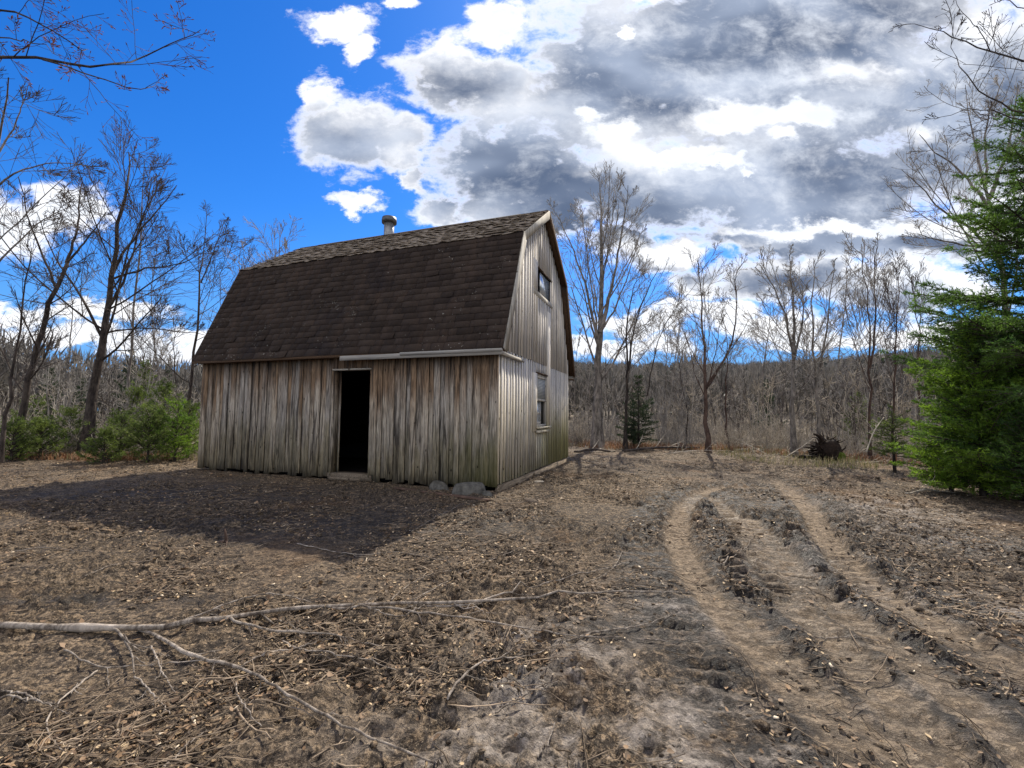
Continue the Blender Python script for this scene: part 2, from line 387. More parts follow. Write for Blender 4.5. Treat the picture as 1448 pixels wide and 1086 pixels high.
for px, py, rx, ry, a in [(900,880,.6,.25,.8),(60,700,2.0,.5,.5),(500,740,3,1.2,.75),(300,700,3.5,1.3,.75),(60,850,1.5,.15,.8),(720,940,.5,.15,.6),(1420,780,1.3,1.0,.8),(250,760,1.0,.2,.6)]:  # mud patches, plus barn and spruce shadow areas darkened in the soil colour
    c = gnd(px, py); wet_and_shade = np.maximum(wet_and_shade, a*bump2(GX, GY, c[0], c[1], rx, ry))
rimm = sstep(GY - edge_depth(GX), -.5, 1.5)
setattr_pts(ground, 'dry', dry); setattr_pts(ground, 'track', trk); setattr_pts(ground, 'wet_and_shade', wet_and_shade); setattr_pts(ground, 'far', rimm)

def mat_wood(name, mode, axis_len=2):
    """weathered vertical boards; object space, z up"""
    m, T = new_mat(name)
    tc = T.n('ShaderNodeTexCoord').outputs['Object']; tint = attr(T)
    off = T.n('ShaderNodeCombineXYZ', i_0=T.math('MULTIPLY', tint, 37.0), i_1=T.math('MULTIPLY', tint, 21.0), i_2=T.math('MULTIPLY', tint, 53.0)).outputs[0]
    P = T.vmath('ADD', tc, off)
    sc = (1, 1, .06) if axis_len == 2 else ((.06, 1, 1) if axis_len == 0 else (1, .06, 1))
    G = T.mapv(P, sc)
    grain = T.noise(G, 55, 5, .65, .6); streak = T.noise(G, 14, 5, .6, .8)
    blot = T.noise(T.mapv(P, (1, 1, .35)), 3.4, 5, .6)
    z = T.n('ShaderNodeSeparateXYZ', i_0=tc).outputs[2]
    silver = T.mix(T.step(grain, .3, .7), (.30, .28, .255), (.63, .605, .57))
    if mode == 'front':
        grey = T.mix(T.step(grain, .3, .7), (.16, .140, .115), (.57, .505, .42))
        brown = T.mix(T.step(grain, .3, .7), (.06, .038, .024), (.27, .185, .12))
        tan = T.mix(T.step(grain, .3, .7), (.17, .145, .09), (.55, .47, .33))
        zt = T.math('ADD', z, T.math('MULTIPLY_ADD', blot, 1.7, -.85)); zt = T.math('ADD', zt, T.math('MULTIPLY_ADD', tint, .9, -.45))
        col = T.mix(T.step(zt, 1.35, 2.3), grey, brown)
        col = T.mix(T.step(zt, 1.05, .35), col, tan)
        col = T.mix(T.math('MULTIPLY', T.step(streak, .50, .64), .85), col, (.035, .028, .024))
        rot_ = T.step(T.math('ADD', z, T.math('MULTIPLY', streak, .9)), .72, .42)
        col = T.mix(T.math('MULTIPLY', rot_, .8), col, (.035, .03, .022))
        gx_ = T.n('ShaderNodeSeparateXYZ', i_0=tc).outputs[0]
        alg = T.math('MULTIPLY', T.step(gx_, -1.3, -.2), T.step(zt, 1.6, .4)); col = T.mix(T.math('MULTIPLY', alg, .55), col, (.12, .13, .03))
    elif mode == 'gable':
        col = T.mix(T.step(streak, .25, .7), silver, (.62, .59, .55))
        yv = T.n('ShaderNodeSeparateXYZ', i_0=tc).outputs[1]
        zt = T.math('ADD', z, T.math('MULTIPLY_ADD', blot, 1.2, -.6))
        cream = T.mix(T.step(grain, .3, .7), (.34, .31, .25), (.68, .63, .53))
        col = T.mix(T.step(zt, 2.3, 1.2), col, cream)
        alg = T.math('MULTIPLY', T.step(T.math('ADD', yv, T.math('MULTIPLY', streak, 2.6)), 3.2, 5.2), T.step(zt, 1.7, .5))
        al2 = T.step(zt, .55, .1); alg = T.math('MAXIMUM', alg, T.math('MULTIPLY', al2, .5))
        col = T.mix(T.math('MULTIPLY', alg, .75), col, T.mix(grain, (.12, .12, .025), (.38, .36, .11)))
        col = T.mix(T.math('MULTIPLY', T.step(streak, .58, .75), .5), col, (.10, .09, .08))
    elif mode == 'beam':
        col = T.mix(T.step(grain, .3, .7), (.07, .055, .04), (.26, .21, .155))
    elif mode == 'trim':
        col = T.mix(T.step(streak, .3, .7), (.24, .225, .20), (.44, .42, .38))
        col = T.mix(T.math('MULTIPLY', T.step(grain, .55, .8), .5), col, (.18, .16, .14))
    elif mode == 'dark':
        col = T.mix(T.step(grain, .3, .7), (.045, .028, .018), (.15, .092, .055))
    else:
        col = silver
    kn = T.n('ShaderNodeTexVoronoi'); T.put(kn.inputs['Vector'], T.mapv(P, (1, 1, .55) if axis_len == 2 else (.55, 1, .55))); kn.inputs['Scale'].default_value = 6.0
    knot = T.step(T.math('ADD', kn.outputs['Distance'], T.math('MULTIPLY', grain, .08)), .15, .11)
    col = T.mix(T.math('MULTIPLY', knot, .85), col, (.03, .02, .015))
    col = T.mix(1.0, col, T.mix(tint, (.72, .72, .75), (1.15, 1.1, 1.02)), 'MULTIPLY')
    finish(T, col, .88, T.math('ADD', grain, T.math('MULTIPLY', streak, .7)), .55, .006, .2)
    return m
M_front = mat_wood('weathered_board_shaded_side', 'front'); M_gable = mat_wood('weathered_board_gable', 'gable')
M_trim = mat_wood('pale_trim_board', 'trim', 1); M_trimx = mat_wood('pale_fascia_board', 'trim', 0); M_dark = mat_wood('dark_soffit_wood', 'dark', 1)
M_trimz = mat_wood('pale_upright_trim', 'trim', 2); M_greyx = mat_wood('grey_beam', 'beam', 1)

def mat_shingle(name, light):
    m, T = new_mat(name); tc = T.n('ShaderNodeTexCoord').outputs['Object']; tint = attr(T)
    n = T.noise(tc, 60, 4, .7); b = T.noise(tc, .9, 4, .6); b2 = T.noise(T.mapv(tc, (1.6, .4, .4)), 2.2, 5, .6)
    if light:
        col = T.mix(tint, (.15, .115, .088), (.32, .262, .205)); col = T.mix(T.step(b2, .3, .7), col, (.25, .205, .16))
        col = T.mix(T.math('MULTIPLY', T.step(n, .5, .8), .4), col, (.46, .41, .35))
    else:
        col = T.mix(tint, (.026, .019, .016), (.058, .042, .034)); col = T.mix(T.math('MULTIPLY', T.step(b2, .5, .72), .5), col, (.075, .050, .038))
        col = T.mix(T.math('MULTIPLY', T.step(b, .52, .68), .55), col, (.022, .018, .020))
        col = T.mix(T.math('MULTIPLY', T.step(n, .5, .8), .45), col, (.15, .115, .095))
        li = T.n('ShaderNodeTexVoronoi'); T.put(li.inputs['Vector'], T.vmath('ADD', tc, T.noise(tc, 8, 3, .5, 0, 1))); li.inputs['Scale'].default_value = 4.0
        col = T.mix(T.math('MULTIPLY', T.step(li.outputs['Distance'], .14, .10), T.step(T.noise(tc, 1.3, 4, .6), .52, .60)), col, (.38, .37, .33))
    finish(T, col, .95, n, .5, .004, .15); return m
M_shd = mat_shingle('dark_brown_asphalt_shingle', False); M_shl = mat_shingle('curled_tan_shingle', True)

def simple(name, col, rough=.8, metal=0, spec=.3, nscale=8, var=.35, bstr=.2):
    m, T = new_mat(name); tc = T.n('ShaderNodeTexCoord').outputs['Object']; n = T.noise(tc, nscale, 6, .65)
    c = T.mix(T.step(n, .3, .7), tuple(x*(1-var) for x in col), tuple(min(1, x*(1+var)) for x in col))
    finish(T, c, rough, n, bstr, .02, spec, metal); return m
M_black = simple('black_frame_and_room_dark', (.006, .005, .005), .95, spec=.05)  # black window frames; on the lining it paints in the room's darkness
M_metal = simple('galvanised_flue', (.25, .25, .25), .45, .6, .5, 14, .3)
M_capm = simple('dull_flue_cap', (.09, .09, .09), .5, .6, .5, 14, .3)
M_rock = simple('grey_lichen_rock', (.095, .088, .076), .9, 0, .2, 9, .5, .8)
M_root = simple('dark_peaty_roots', (.022, .014, .010), .9, 0, .2, 12, .6, .6)
M_moss = simple('green_moss', (.07, .09, .015), .95, 0, .1, 14, .5, .6)
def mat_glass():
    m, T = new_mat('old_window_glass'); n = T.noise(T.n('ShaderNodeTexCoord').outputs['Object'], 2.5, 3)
    b = T.n('ShaderNodeBsdfPrincipled'); b.inputs['Base Color'].default_value = (.36, .41, .46, 1); b.inputs['Roughness'].default_value = .07  # pale blue-white base paints in the bright sky reflection
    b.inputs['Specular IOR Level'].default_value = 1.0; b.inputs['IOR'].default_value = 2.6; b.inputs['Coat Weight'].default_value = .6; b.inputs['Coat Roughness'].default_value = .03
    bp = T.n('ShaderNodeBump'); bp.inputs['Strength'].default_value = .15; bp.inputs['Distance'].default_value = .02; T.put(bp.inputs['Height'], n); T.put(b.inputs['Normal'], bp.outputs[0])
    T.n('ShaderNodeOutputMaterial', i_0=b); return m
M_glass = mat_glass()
def mat_mesh():
    m, T = new_mat('torn_insect_screen'); tc = T.n('ShaderNodeTexCoord').outputs['Object']
    wv = T.n('ShaderNodeTexWave'); T.put(wv.inputs['Vector'], T.mapv(tc, (0, 0, 1))); wv.bands_direction = 'Z'; wv.inputs['Scale'].default_value = 9; wv.inputs['Distortion'].default_value = 1.5
    c = T.mix(wv.outputs[1], (.14, .15, .15), (.40, .40, .38)); finish(T, c, .8); return m
M_screen = mat_mesh()

def mat_bark(name, c0, c1, sc=9):
    m, T = new_mat(name); tc = T.n('ShaderNodeTexCoord').outputs['Object']; tint = attr(T)
    n = T.noise(T.mapv(tc, (1, 1, .35)), sc, 6, .7, .5); p = T.noise(tc, 1.6, 5, .6)
    c = T.mix(T.step(n, .35, .7), c0, c1); c = T.mix(T.math('MULTIPLY', T.step(p, .5, .7), .5), c, tuple(min(1, x*1.5) for x in c1))
    c = T.mix(1.0, c, T.mix(tint, (.7, .7, .7), (1.3, 1.3, 1.3)), 'MULTIPLY')
    finish(T, c, .9, n, .7, .02, .15); return m
M_bark_grey = mat_bark('grey_maple_bark', (.07, .06, .052), (.27, .235, .20))
M_bark_dark = mat_bark('dark_wet_bark', (.025, .020, .018), (.095, .075, .062))
M_bark_red = mat_bark('reddish_brown_bark', (.04, .025, .02), (.13, .085, .065))
M_twig_grey = mat_bark('grey_brown_twig', (.16, .142, .125), (.40, .36, .31), 4)
M_twig_dark = mat_bark('dark_twig', (.045, .036, .033), (.13, .105, .092), 4)
M_twig_pale = mat_bark('pale_tan_twig', (.23, .195, .15), (.60, .52, .41), 4)
M_twig_red = mat_bark('reddish_bud_twig', (.075, .035, .03), (.20, .09, .075), 4)
M_stick = mat_bark('fallen_branch_bark', (.075, .058, .045), (.36, .305, .25), 22)
M_litter = mat_bark('dead_twig_litter', (.05, .036, .026), (.30, .228, .16), 6)
def mat_leaf(name, c0, c1, tr=.35):
    m, T = new_mat(name); tint = attr(T); n = T.noise(T.n('ShaderNodeTexCoord').outputs['Object'], 3, 4)
    c = T.mix(tint, c0, c1); c = T.mix(1.0, c, T.mix(n, (.6, .6, .6), (1.4, 1.4, 1.4)), 'MULTIPLY')
    finish(T, c, .65, spec=.3, transl=(tr, c)); return m
M_needle = mat_leaf('spruce_needles', (.026, .070, .016), (.15, .26, .036), .45)
M_needle_y = mat_leaf('young_spruce_needles', (.050, .115, .012), (.27, .42, .04), .5)
M_needle_d = mat_leaf('dark_spruce_needles', (.014, .032, .012), (.045, .075, .024), .3)
M_needle_o = mat_leaf('olive_fir_needles', (.055, .09, .016), (.21, .27, .06), .45)
M_dryleaf = mat_leaf('dry_fallen_leaves', (.16, .095, .05), (.62, .46, .27), .2)
M_mould = mat_leaf('brown_matted_leaves', (.05, .03, .017), (.30, .19, .105), .1)
M_chip = mat_leaf('pale_wood_chips', (.28, .19, .11), (.75, .62, .45), 0.05)
M_grass = mat_leaf('dry_and_green_grass', (.10, .12, .025), (.40, .32, .19), .25)
M_redleaf = mat_leaf('russet_brush', (.18, .075, .035), (.34, .20, .11), .25)
M_fgrey = mat_leaf('far_bare_crowns', (.07, .064, .055), (.20, .18, .155), .2)
M_fcon = mat_leaf('far_conifers', (.012, .022, .012), (.035, .05, .026), .1)
# ------------------------------------------------------------ barn
rng = np.random.default_rng(7)
HE, HB, HR, OE, BI = 2.59, 5.11, 6.43, 0.24, 0.856
def prof(y):                                   # roof's outer line over local y
    y = np.minimum(y, BW-y)
    return np.where(y < BI, HE + (y+OE)*(HB-HE)/(BI+OE), HB + (y-BI)*(HR-HB)/(BW/2-BI))
barn = empty('barn', C0, -TH, 'old weathered board barn with a dark shingled gambrel roof and open doorway', 'barn')
OPW = (-3.70, -2.715, .16, 2.27)               # doorway: x0,x1,z0,z1
LW = (2.34, 3.20, 1.10, 2.34)                 # lower window on the gable: y0,y1,z0,z1
UW = (2.36, 3.58, 4.30, 4.88)                 # upper window
def boards_x(mb, x0, x1, ytop, opening, yf, out, wmin, wmax, zb, rough_bottom):
    """vertical boards along x on the plane y=yf, facing direction out (-1/+1 in y)"""
    edges = [x0]
    fixed = sorted([opening[0], opening[1]]) if opening else []
    x = x0
    while x < x1-.001:
        nxt = x + rng.uniform(wmin, wmax)
        for f in fixed:
            if x < f-.001 and nxt > f-.03: nxt = f
        nxt = min(nxt, x1); 
        if x1-nxt < .04: nxt = x1
        edges.append(nxt); x = nxt
    for k, (a, b) in enumerate(zip(edges[:-1], edges[1:])):
        segs = [(zb, ytop)]
        if opening and a >= opening[0]-.001 and b <= opening[1]+.001: segs = [(opening[3]+.02, ytop)]
        for za, zc in segs:
            t = rng.uniform(0, 1); pr = rng.uniform(0, .010) + (.017 if k % 2 else 0)
            za2 = za + (rng.uniform(*rough_bottom) if za == zb else 0); sl = rng.uniform(-.02, .02) if za == zb else 0
            gap = rng.uniform(.002, .006); lean = rng.uniform(-.006, .006)
            y0, y1 = sorted((yf + out*(.012+pr), yf + out*(.034+pr)))
            v = [(a+gap, y0, za2), (b-gap, y0, za2+sl), (b-gap+lean, y0, zc), (a+gap+lean, y0, zc), (a+gap, y1, za2), (b-gap, y1, za2+sl), (b-gap+lean, y1, zc), (a+gap+lean, y1, zc)]
            mb.add(v, [(0,1,2,3),(5,4,7,6),(1,5,6,2),(4,0,3,7),(4,5,1,0),(3,2,6,7)], t)
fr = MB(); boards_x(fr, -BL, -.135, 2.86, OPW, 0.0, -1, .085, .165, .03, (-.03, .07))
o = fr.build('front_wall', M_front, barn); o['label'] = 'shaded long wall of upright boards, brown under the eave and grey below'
bk = MB(); boards_x(bk, -BL, 0, 2.86, None, BW, 1, .12, .2, .05, (-.02, .05)); bk.build('back_wall', M_gable, barn)
def boards_y(mb, xf, out, y0, y1, zlo, zhi, opening, wmin, wmax, base):
    fixed = [opening[0], opening[1]] if opening else []
    edges = [y0]; y = y0
    while y < y1-.001:
        nxt = y + rng.uniform(wmin, wmax)
        for f in fixed:
            if y < f-.001 and nxt > f-.03: nxt = f
        nxt = min(nxt, y1)
        if y1-nxt < .04: nxt = y1
        edges.append(nxt); y = nxt
    for k, (a, b) in enumerate(zip(edges[:-1], edges[1:])):
        ztop = lambda q: min(float(prof(np.float64(q)))-.09, zhi)
        inside = opening and a >= opening[0]-.001 and b <= opening[1]+.001
        segs = [(zlo, None)] if not inside else [(zlo, opening[2]), (opening[3], None)]
        for za, zc in segs:
            ta, tb = (ztop(a), ztop(b)) if zc is None else (zc, zc)
            if max(ta, tb) < za+.05: continue
            t = rng.uniform(0, 1); pr = rng.uniform(0, .006) + (.020 if k % 2 else 0); gap = rng.uniform(.003, .008)
            za2 = za + (rng.uniform(-.012, .012) if za == zlo else 0)
            x0_, x1_ = sorted((xf + out*(.012+base+pr), xf + out*(.034+base+pr)))
            poly = [(a+gap, za2), (b-gap, za2), (b-gap, max(tb, za2)), (a+gap, max(ta, za2))]
            for c_ in (BI, BW/2, BW-BI):
                if a < c_ < b and zc is None: poly.insert(3, (c_, ztop(c_)))
            mb.prism(poly, 0, x0_, x1_, t)
gb = MB()
boards_y(gb, 0, 1, 0.0, BW, .12, 2.60, (LW[0], LW[1], LW[2], LW[3]), .055, .115, 0)
boards_y(gb, 0, 1, 0.02, BW-.02, 2.60, 9, UW, .06, .12, .012)
o = gb.build('gable_wall', M_gable, barn); o['label'] = 'sunlit gable of silvery upright boards turning mossy green low down'
gb = MB(); boards_y(gb, -BL, -1, 0.0, BW, .05, 9, None, .12, .18, 0); gb.build('end_wall', M_gable, barn)
# inner sheathing leaves the openings free; its near-black colour paints the room dark
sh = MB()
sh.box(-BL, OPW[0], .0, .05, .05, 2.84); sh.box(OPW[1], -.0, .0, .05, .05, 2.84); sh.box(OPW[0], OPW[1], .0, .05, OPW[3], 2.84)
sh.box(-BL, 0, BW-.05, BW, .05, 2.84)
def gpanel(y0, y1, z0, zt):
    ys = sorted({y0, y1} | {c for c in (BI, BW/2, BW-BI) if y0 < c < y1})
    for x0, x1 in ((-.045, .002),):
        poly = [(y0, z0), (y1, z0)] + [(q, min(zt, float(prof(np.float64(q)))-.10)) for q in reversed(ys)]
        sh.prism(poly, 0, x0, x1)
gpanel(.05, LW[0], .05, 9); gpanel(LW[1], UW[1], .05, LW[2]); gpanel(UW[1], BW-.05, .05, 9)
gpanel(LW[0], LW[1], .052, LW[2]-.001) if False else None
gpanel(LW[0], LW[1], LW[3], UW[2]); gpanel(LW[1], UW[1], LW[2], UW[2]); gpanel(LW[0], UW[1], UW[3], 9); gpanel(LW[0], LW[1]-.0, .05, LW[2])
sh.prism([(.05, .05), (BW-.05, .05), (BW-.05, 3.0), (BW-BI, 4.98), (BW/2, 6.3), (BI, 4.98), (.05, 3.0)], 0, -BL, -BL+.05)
sh.box(-BL+.05, -.05, .05, BW-.05, .06, .12); sh.box(-BL+.05, -.05, .05, BW-.05, 2.50, 2.58); sh.box(-2.50, -2.44, .05, BW-.05, .12, 2.50); sh.box(-BL+.05, -2.50, 2.9, 2.96, .12, 2.50)  # last two boxes: partitions added to block light streaks behind the doorway
sh.build('lining_and_light_block', M_black, barn)
# sill beam, corner boards, door frame
mb = MB(); mb.box(.012, .10, -.04, BW+.02, -.12, .105, .6); o = mb.build('sill_beam', M_greyx, barn)
mb = MB(); mb.box(-.13, .048, -.058, -.034, .08, 2.86, .45); mb.build('corner_board', M_front, barn)
mb = MB(); mb.box(-BL-.05, -BL+.13, -.072, -.048, .04, 2.86, .9); mb.build('corner_board', M_front, barn)
mb = MB(); mb.box(.05, .064, BW-.12, BW+.04, .12, 2.9, .5); mb.build('corner_board', M_gable, barn)
df = empty('door_frame', (0, 0, 0)); df.parent = barn
mb = MB(); mb.box(OPW[0]-.005, OPW[0]+.022, -.07, .12, .1, OPW[3]); mb.build('jamb', M_front, df)
mb = MB(); mb.box(OPW[1]-.022, OPW[1]+.005, -.07, .12, .1, OPW[3]); mb.build('jamb', M_front, df)
mb = MB(); mb.box(OPW[0]-.0, OPW[1]-.0, -.078, .12, OPW[3], OPW[3]+.03, .9); mb.build('head', M_trimx, df)
mb = MB(); mb.box(OPW[0]-.05, OPW[1]+.05, -.06, .25, .02, .14, .3); mb.build('threshold', M_greyx, df)
mb = MB(); mb.box(OPW[0]+.022, OPW[0]+.06, .12, .145, .14, OPW[3]-.01, .5); o = mb.build('inner_casing', M_front, df)
mb = MB(); mb.box(OPW[1]-.0, OPW[1]+.15, -.078, -.062, .16, 2.86, .95); mb.build('door_casing', M_front, barn)
# windows
def window_unit(name, y0, y1, z0, z1, label):
    w_ = empty(name, (0, 0, 0)); w_.parent = barn; w_['label'] = label
    return w_
uw = window_unit('window', *UW, 'wide upper window, half of it an open dark gap')
def frame_boxes(y0, y1, z0, z1, t, x0, x1, mat, par, name='frame'):
    mb = MB(); mb.box(x0, x1, y0, y0+t, z0, z1, .8); mb.box(x0, x1, y1-t, y1, z0, z1, .7); mb.box(x0+.002, x1-.002, y0+t, y1-t, z0, z0+t, .9); mb.box(x0+.002, x1-.002, y0+t, y1-t, z1-t, z1, .6)
    return mb.build(name, mat, par)
frame_boxes(UW[0]-.005, UW[1]+.005, UW[2]-.005, UW[3]+.005, .035, -.05, .03, M_black, uw)
mb = MB(); mb.box(.03, .075, UW[0]-.34, UW[1]+.12, UW[2]-.13, UW[2]-.01, .9); mb.build('sill', M_trim, uw)
mb = MB(); mb.box(.056, .076, UW[0]-.34, UW[0]-.02, UW[2]-.01, UW[3]+.12, .8); mb.build('casing', M_gable, uw)
mb = MB(); mb.box(.03, .072, UW[0]-.02, UW[1]+.1, UW[3]+.0, UW[3]+.03, .1); mb.build('head', M_dark, uw)
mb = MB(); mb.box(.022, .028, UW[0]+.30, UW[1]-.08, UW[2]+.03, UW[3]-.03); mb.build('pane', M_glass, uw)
mb = MB(); mb.box(-.03, .032, UW[0]+.25, UW[0]+.30, UW[2]+.03, UW[3]-.03); mb.build('sash_stile', M_black, uw)
mb = MB(); mb.box(-.03, .02, UW[1]-.08, UW[1]-.03, UW[2]+.03, UW[3]-.03); mb.build('sash_stile', M_black, uw)
lw = window_unit('window', *LW, 'tall lower window with a torn screen and missing panes')
mb = MB(); mb.box(.03, .080, LW[0]-.30, LW[0]-.02, LW[2]-.1, LW[3]+.0, .85); mb.box(.03, .080, LW[1]+.03, LW[1]+.30, LW[2]-.1, 4.0, .9); mb.build('casing', M_gable, lw)
frame_boxes(LW[0]-.02, LW[1]+.02, LW[2], LW[3]+.0, .05, -.04, .055, M_trimz, lw)
mb = MB(); mb.box(.06, .085, LW[0]-.04, LW[1]+.05, LW[3], LW[3]+.035, .1); mb.build('head', M_dark, lw)
mb = MB(); zc = LW[2]+.62
mb.box(.03, .062, LW[0]+.03, LW[0]+.08, zc, LW[3]-.05, .9); mb.box(.03, .062, LW[1]-.08, LW[1]-.03, zc, LW[3]-.05, .9)
mb.box(.03, .064, LW[0]+.03, LW[1]-.03, zc-.02, zc+.03, 1); mb.box(.03, .064, LW[0]+.03, LW[1]-.03, LW[3]-.10, LW[3]-.05, 1); mb.build('upper_sash', M_trimz, lw)
mb = MB(); mb.box(.045, .049, LW[0]+.08, LW[1]-.08, zc+.03, LW[3]-.1); mb.build('screen', M_screen, lw)
mb = MB(); mb.box(-.03, .01, LW[0]+.03, LW[0]+.07, LW[2]+.05, zc, .9); mb.box(-.03, .01, LW[0]+.52, LW[0]+.56, LW[2]+.05, zc-.02, .4)
mb.box(-.02, .025, LW[0]+.07, LW[0]+.52, LW[2]+.3, LW[2]+.335, 1); mb.box(-.03, .012, LW[0]+.07, LW[0]+.52, LW[2]+.05, LW[2]+.11, 1); mb.build('lower_sash', M_trimz, lw)
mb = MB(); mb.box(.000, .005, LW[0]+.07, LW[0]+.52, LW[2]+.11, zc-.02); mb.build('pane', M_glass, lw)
mb = MB(); mb.box(.03, .16, LW[0]-.06, LW[1]+.12, LW[2]-.04, LW[2]-.0, .9); mb.box(.03, .13, LW[0]-.05, LW[1]+.10, LW[2]-.14, LW[2]-.085, .7); mb.build('sill', M_gable, lw)
# short batten under the eave on the gable
mb = MB(); mb.obox((.10, .48, 2.50), (.05, 0, 0), (0, 1.5, -.0), (0, 0, .06), .9); mb.build('batten', M_trim, barn)

# ---- roof
roof = empty('roof', (0, 0, 0)); roof.parent = barn
X0, X1 = -BL-.17, .207
low = np.array([BI+OE, HB-HE]); low_len = np.hypot(*low); upv = np.array([BW/2-BI, HR-HB]); up_len = np.hypot(*upv)
def slope(p0, p1, mirror):
    """returns functions mapping (x, s, h) on a roof plane to local coordinates"""
    d = np.array(p1)-np.array(p0); L = np.hypot(*d); d = d/L; n = np.array([-d[1], d[0]])
    def fn(x, s, h):
        y = p0[0] + d[0]*s + n[0]*h; z = p0[1] + d[1]*s + n[1]*h
        return np.array([x, BW-y if mirror else y, z])
    return fn, L
def shingles(name, p0, p1, mirror, mat, expo, tabw, curl, parent):
    fn, L = slope(p0, p1, mirror); mb = MB(); ncr = max(1, int(round(L/expo))); ex = L/ncr
    # deck
    v = [fn(x, s, h) for x in (X0+.01, X1-.01) for s in (0, L) for h in (-.07, -.005)]
    q = [(0,1,3,2),(4,6,7,5),(0,4,5,1),(2,3,7,6),(1,5,7,3),(0,2,6,4)]
    if mirror: q = [f[::-1] for f in q]
    mb.add(v, q, .3)
    r = np.random.default_rng(len(name)*7+int(mirror))
    for c in range(ncr):
        x = X0 - r.uniform(0, tabw); rowt = r.uniform(-.12, .12)
        sag = lambda xx: .016*math.sin(xx*1.3+c*.15) + .014*math.sin(xx*.5+1) + .006*math.sin(xx*4.1+c)
        while x < X1:
            wd = tabw*(r.uniform(.55, 1.05) if curl else r.choice([.55, .8, 1.0, 1.0, 1.2]))
            a, b = max(x+.002, X0), min(x+wd-.003, X1); x += wd
            if b-a < .03: continue
            s0, s1 = c*ex + (r.normal(0, .012) if curl else r.normal(0, .0035)), (c+1)*ex+.03
            if c == 0: s0 = -.03
            th = .013; lift0, lift1 = (.005+r.uniform(0, .034)*curl, .005+r.uniform(0, .034)*curl)
            if not curl and r.uniform() < .04: lift1 += r.uniform(.01, .03); s0 -= r.uniform(0, .012)
            m_ = (a+b)/2; xs = [a, m_, b]; lm = (lift0+lift1)/2 - curl*r.uniform(-.02, .03)
            lf = [lift0, max(.003, lm), lift1]
            vv = []
            for xi, li in zip(xs, lf):
                e = s0 + sag(xi)*(.6 if c else .4)
                vv += [fn(xi, e, li), fn(xi, e, li+th), fn(xi, s1, .001), fn(xi, s1, .001+.004)]
            F = []
            for k in (0, 4):
                F += [(k+1, k+5, k+7, k+3), (k, k+4, k+5, k+1), (k+4, k, k+2, k+6)]
            F += [(0, 1, 3, 2), (9, 8, 10, 11)]
            if mirror: F = [f[::-1] for f in F]
            mb.add(vv, F, float(np.clip(r.uniform(.1, .9)+rowt, 0, 1)))
    return mb.build(name, mat, parent)
a0, a1, a2 = (-OE, HE), (BI, HB), (BW/2, HR)
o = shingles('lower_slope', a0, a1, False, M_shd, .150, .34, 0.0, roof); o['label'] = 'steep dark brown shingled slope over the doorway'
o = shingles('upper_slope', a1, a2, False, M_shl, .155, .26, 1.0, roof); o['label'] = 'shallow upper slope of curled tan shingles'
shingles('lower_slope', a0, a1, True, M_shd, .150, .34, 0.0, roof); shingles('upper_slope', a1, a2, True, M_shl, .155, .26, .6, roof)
mb = MB()
for s_ in (-1, 1):
    d = np.array([s_*upv[0], -upv[1]])/up_len; c_ = np.array([BW/2, HR+.022]) + d*.075
    x = X0+.7
    while x < X1-1.0:
        L_ = .31; mb.obox((x+L_/2, c_[0], c_[1]), (L_-.004, 0, 0), (0, d[0]*.17, d[1]*.17), (0, -d[1]*.03*s_, d[0]*.03*s_), rng.uniform(0, .2)); x += L_
mb.build('ridge_cap', M_shd, roof)
# rake boards both ends, fascia, soffit
def rake(x0, x1, mirror, parent, mat, w_=.17, lift=.0):
    parts = []
    for p0, p1 in ((a0, a1), (a1, a2)):
        fn, L = slope(p0, p1, mirror)
        mb = MB(); ex0 = -.02 if p0 is a0 else -.005
        if p1 is a2: # plumb cut at the ridge
            d = np.array(p1)-np.array(p0); d = d/np.hypot(*d); back = w_*d[1]/d[0]
            v = [fn(x0, ex0, -w_), fn(x0, L-back*1.0, -w_), fn(x0, L, lift), fn(x0, ex0+.0, lift), fn(x1, ex0, -w_), fn(x1, L-back*1.0, -w_), fn(x1, L, lift), fn(x1, ex0, lift)]
        else:
            v = [fn(x0, ex0, -w_), fn(x0, L-.02, -w_), fn(x0, L+.02, lift), fn(x0, ex0, lift), fn(x1, ex0, -w_), fn(x1, L-.02, -w_), fn(x1, L+.02, lift), fn(x1, ex0, lift)]
        F = [(0,3,2,1),(4,5,6,7),(0,1,5,4),(2,3,7,6),(1,2,6,5),(3,0,4,7)]
        if mirror: F = [f[::-1] for f in F]
        mb.add(v, F, rng.uniform(.5, 1)); parts.append(mb.build('rake_board', mat, parent))
    return parts
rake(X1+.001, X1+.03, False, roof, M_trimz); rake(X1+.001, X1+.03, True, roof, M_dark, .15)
rake(X0-.03, X0-.001, False, roof, M_dark, .12); rake(X0-.03, X0-.001, True, roof, M_dark, .12)
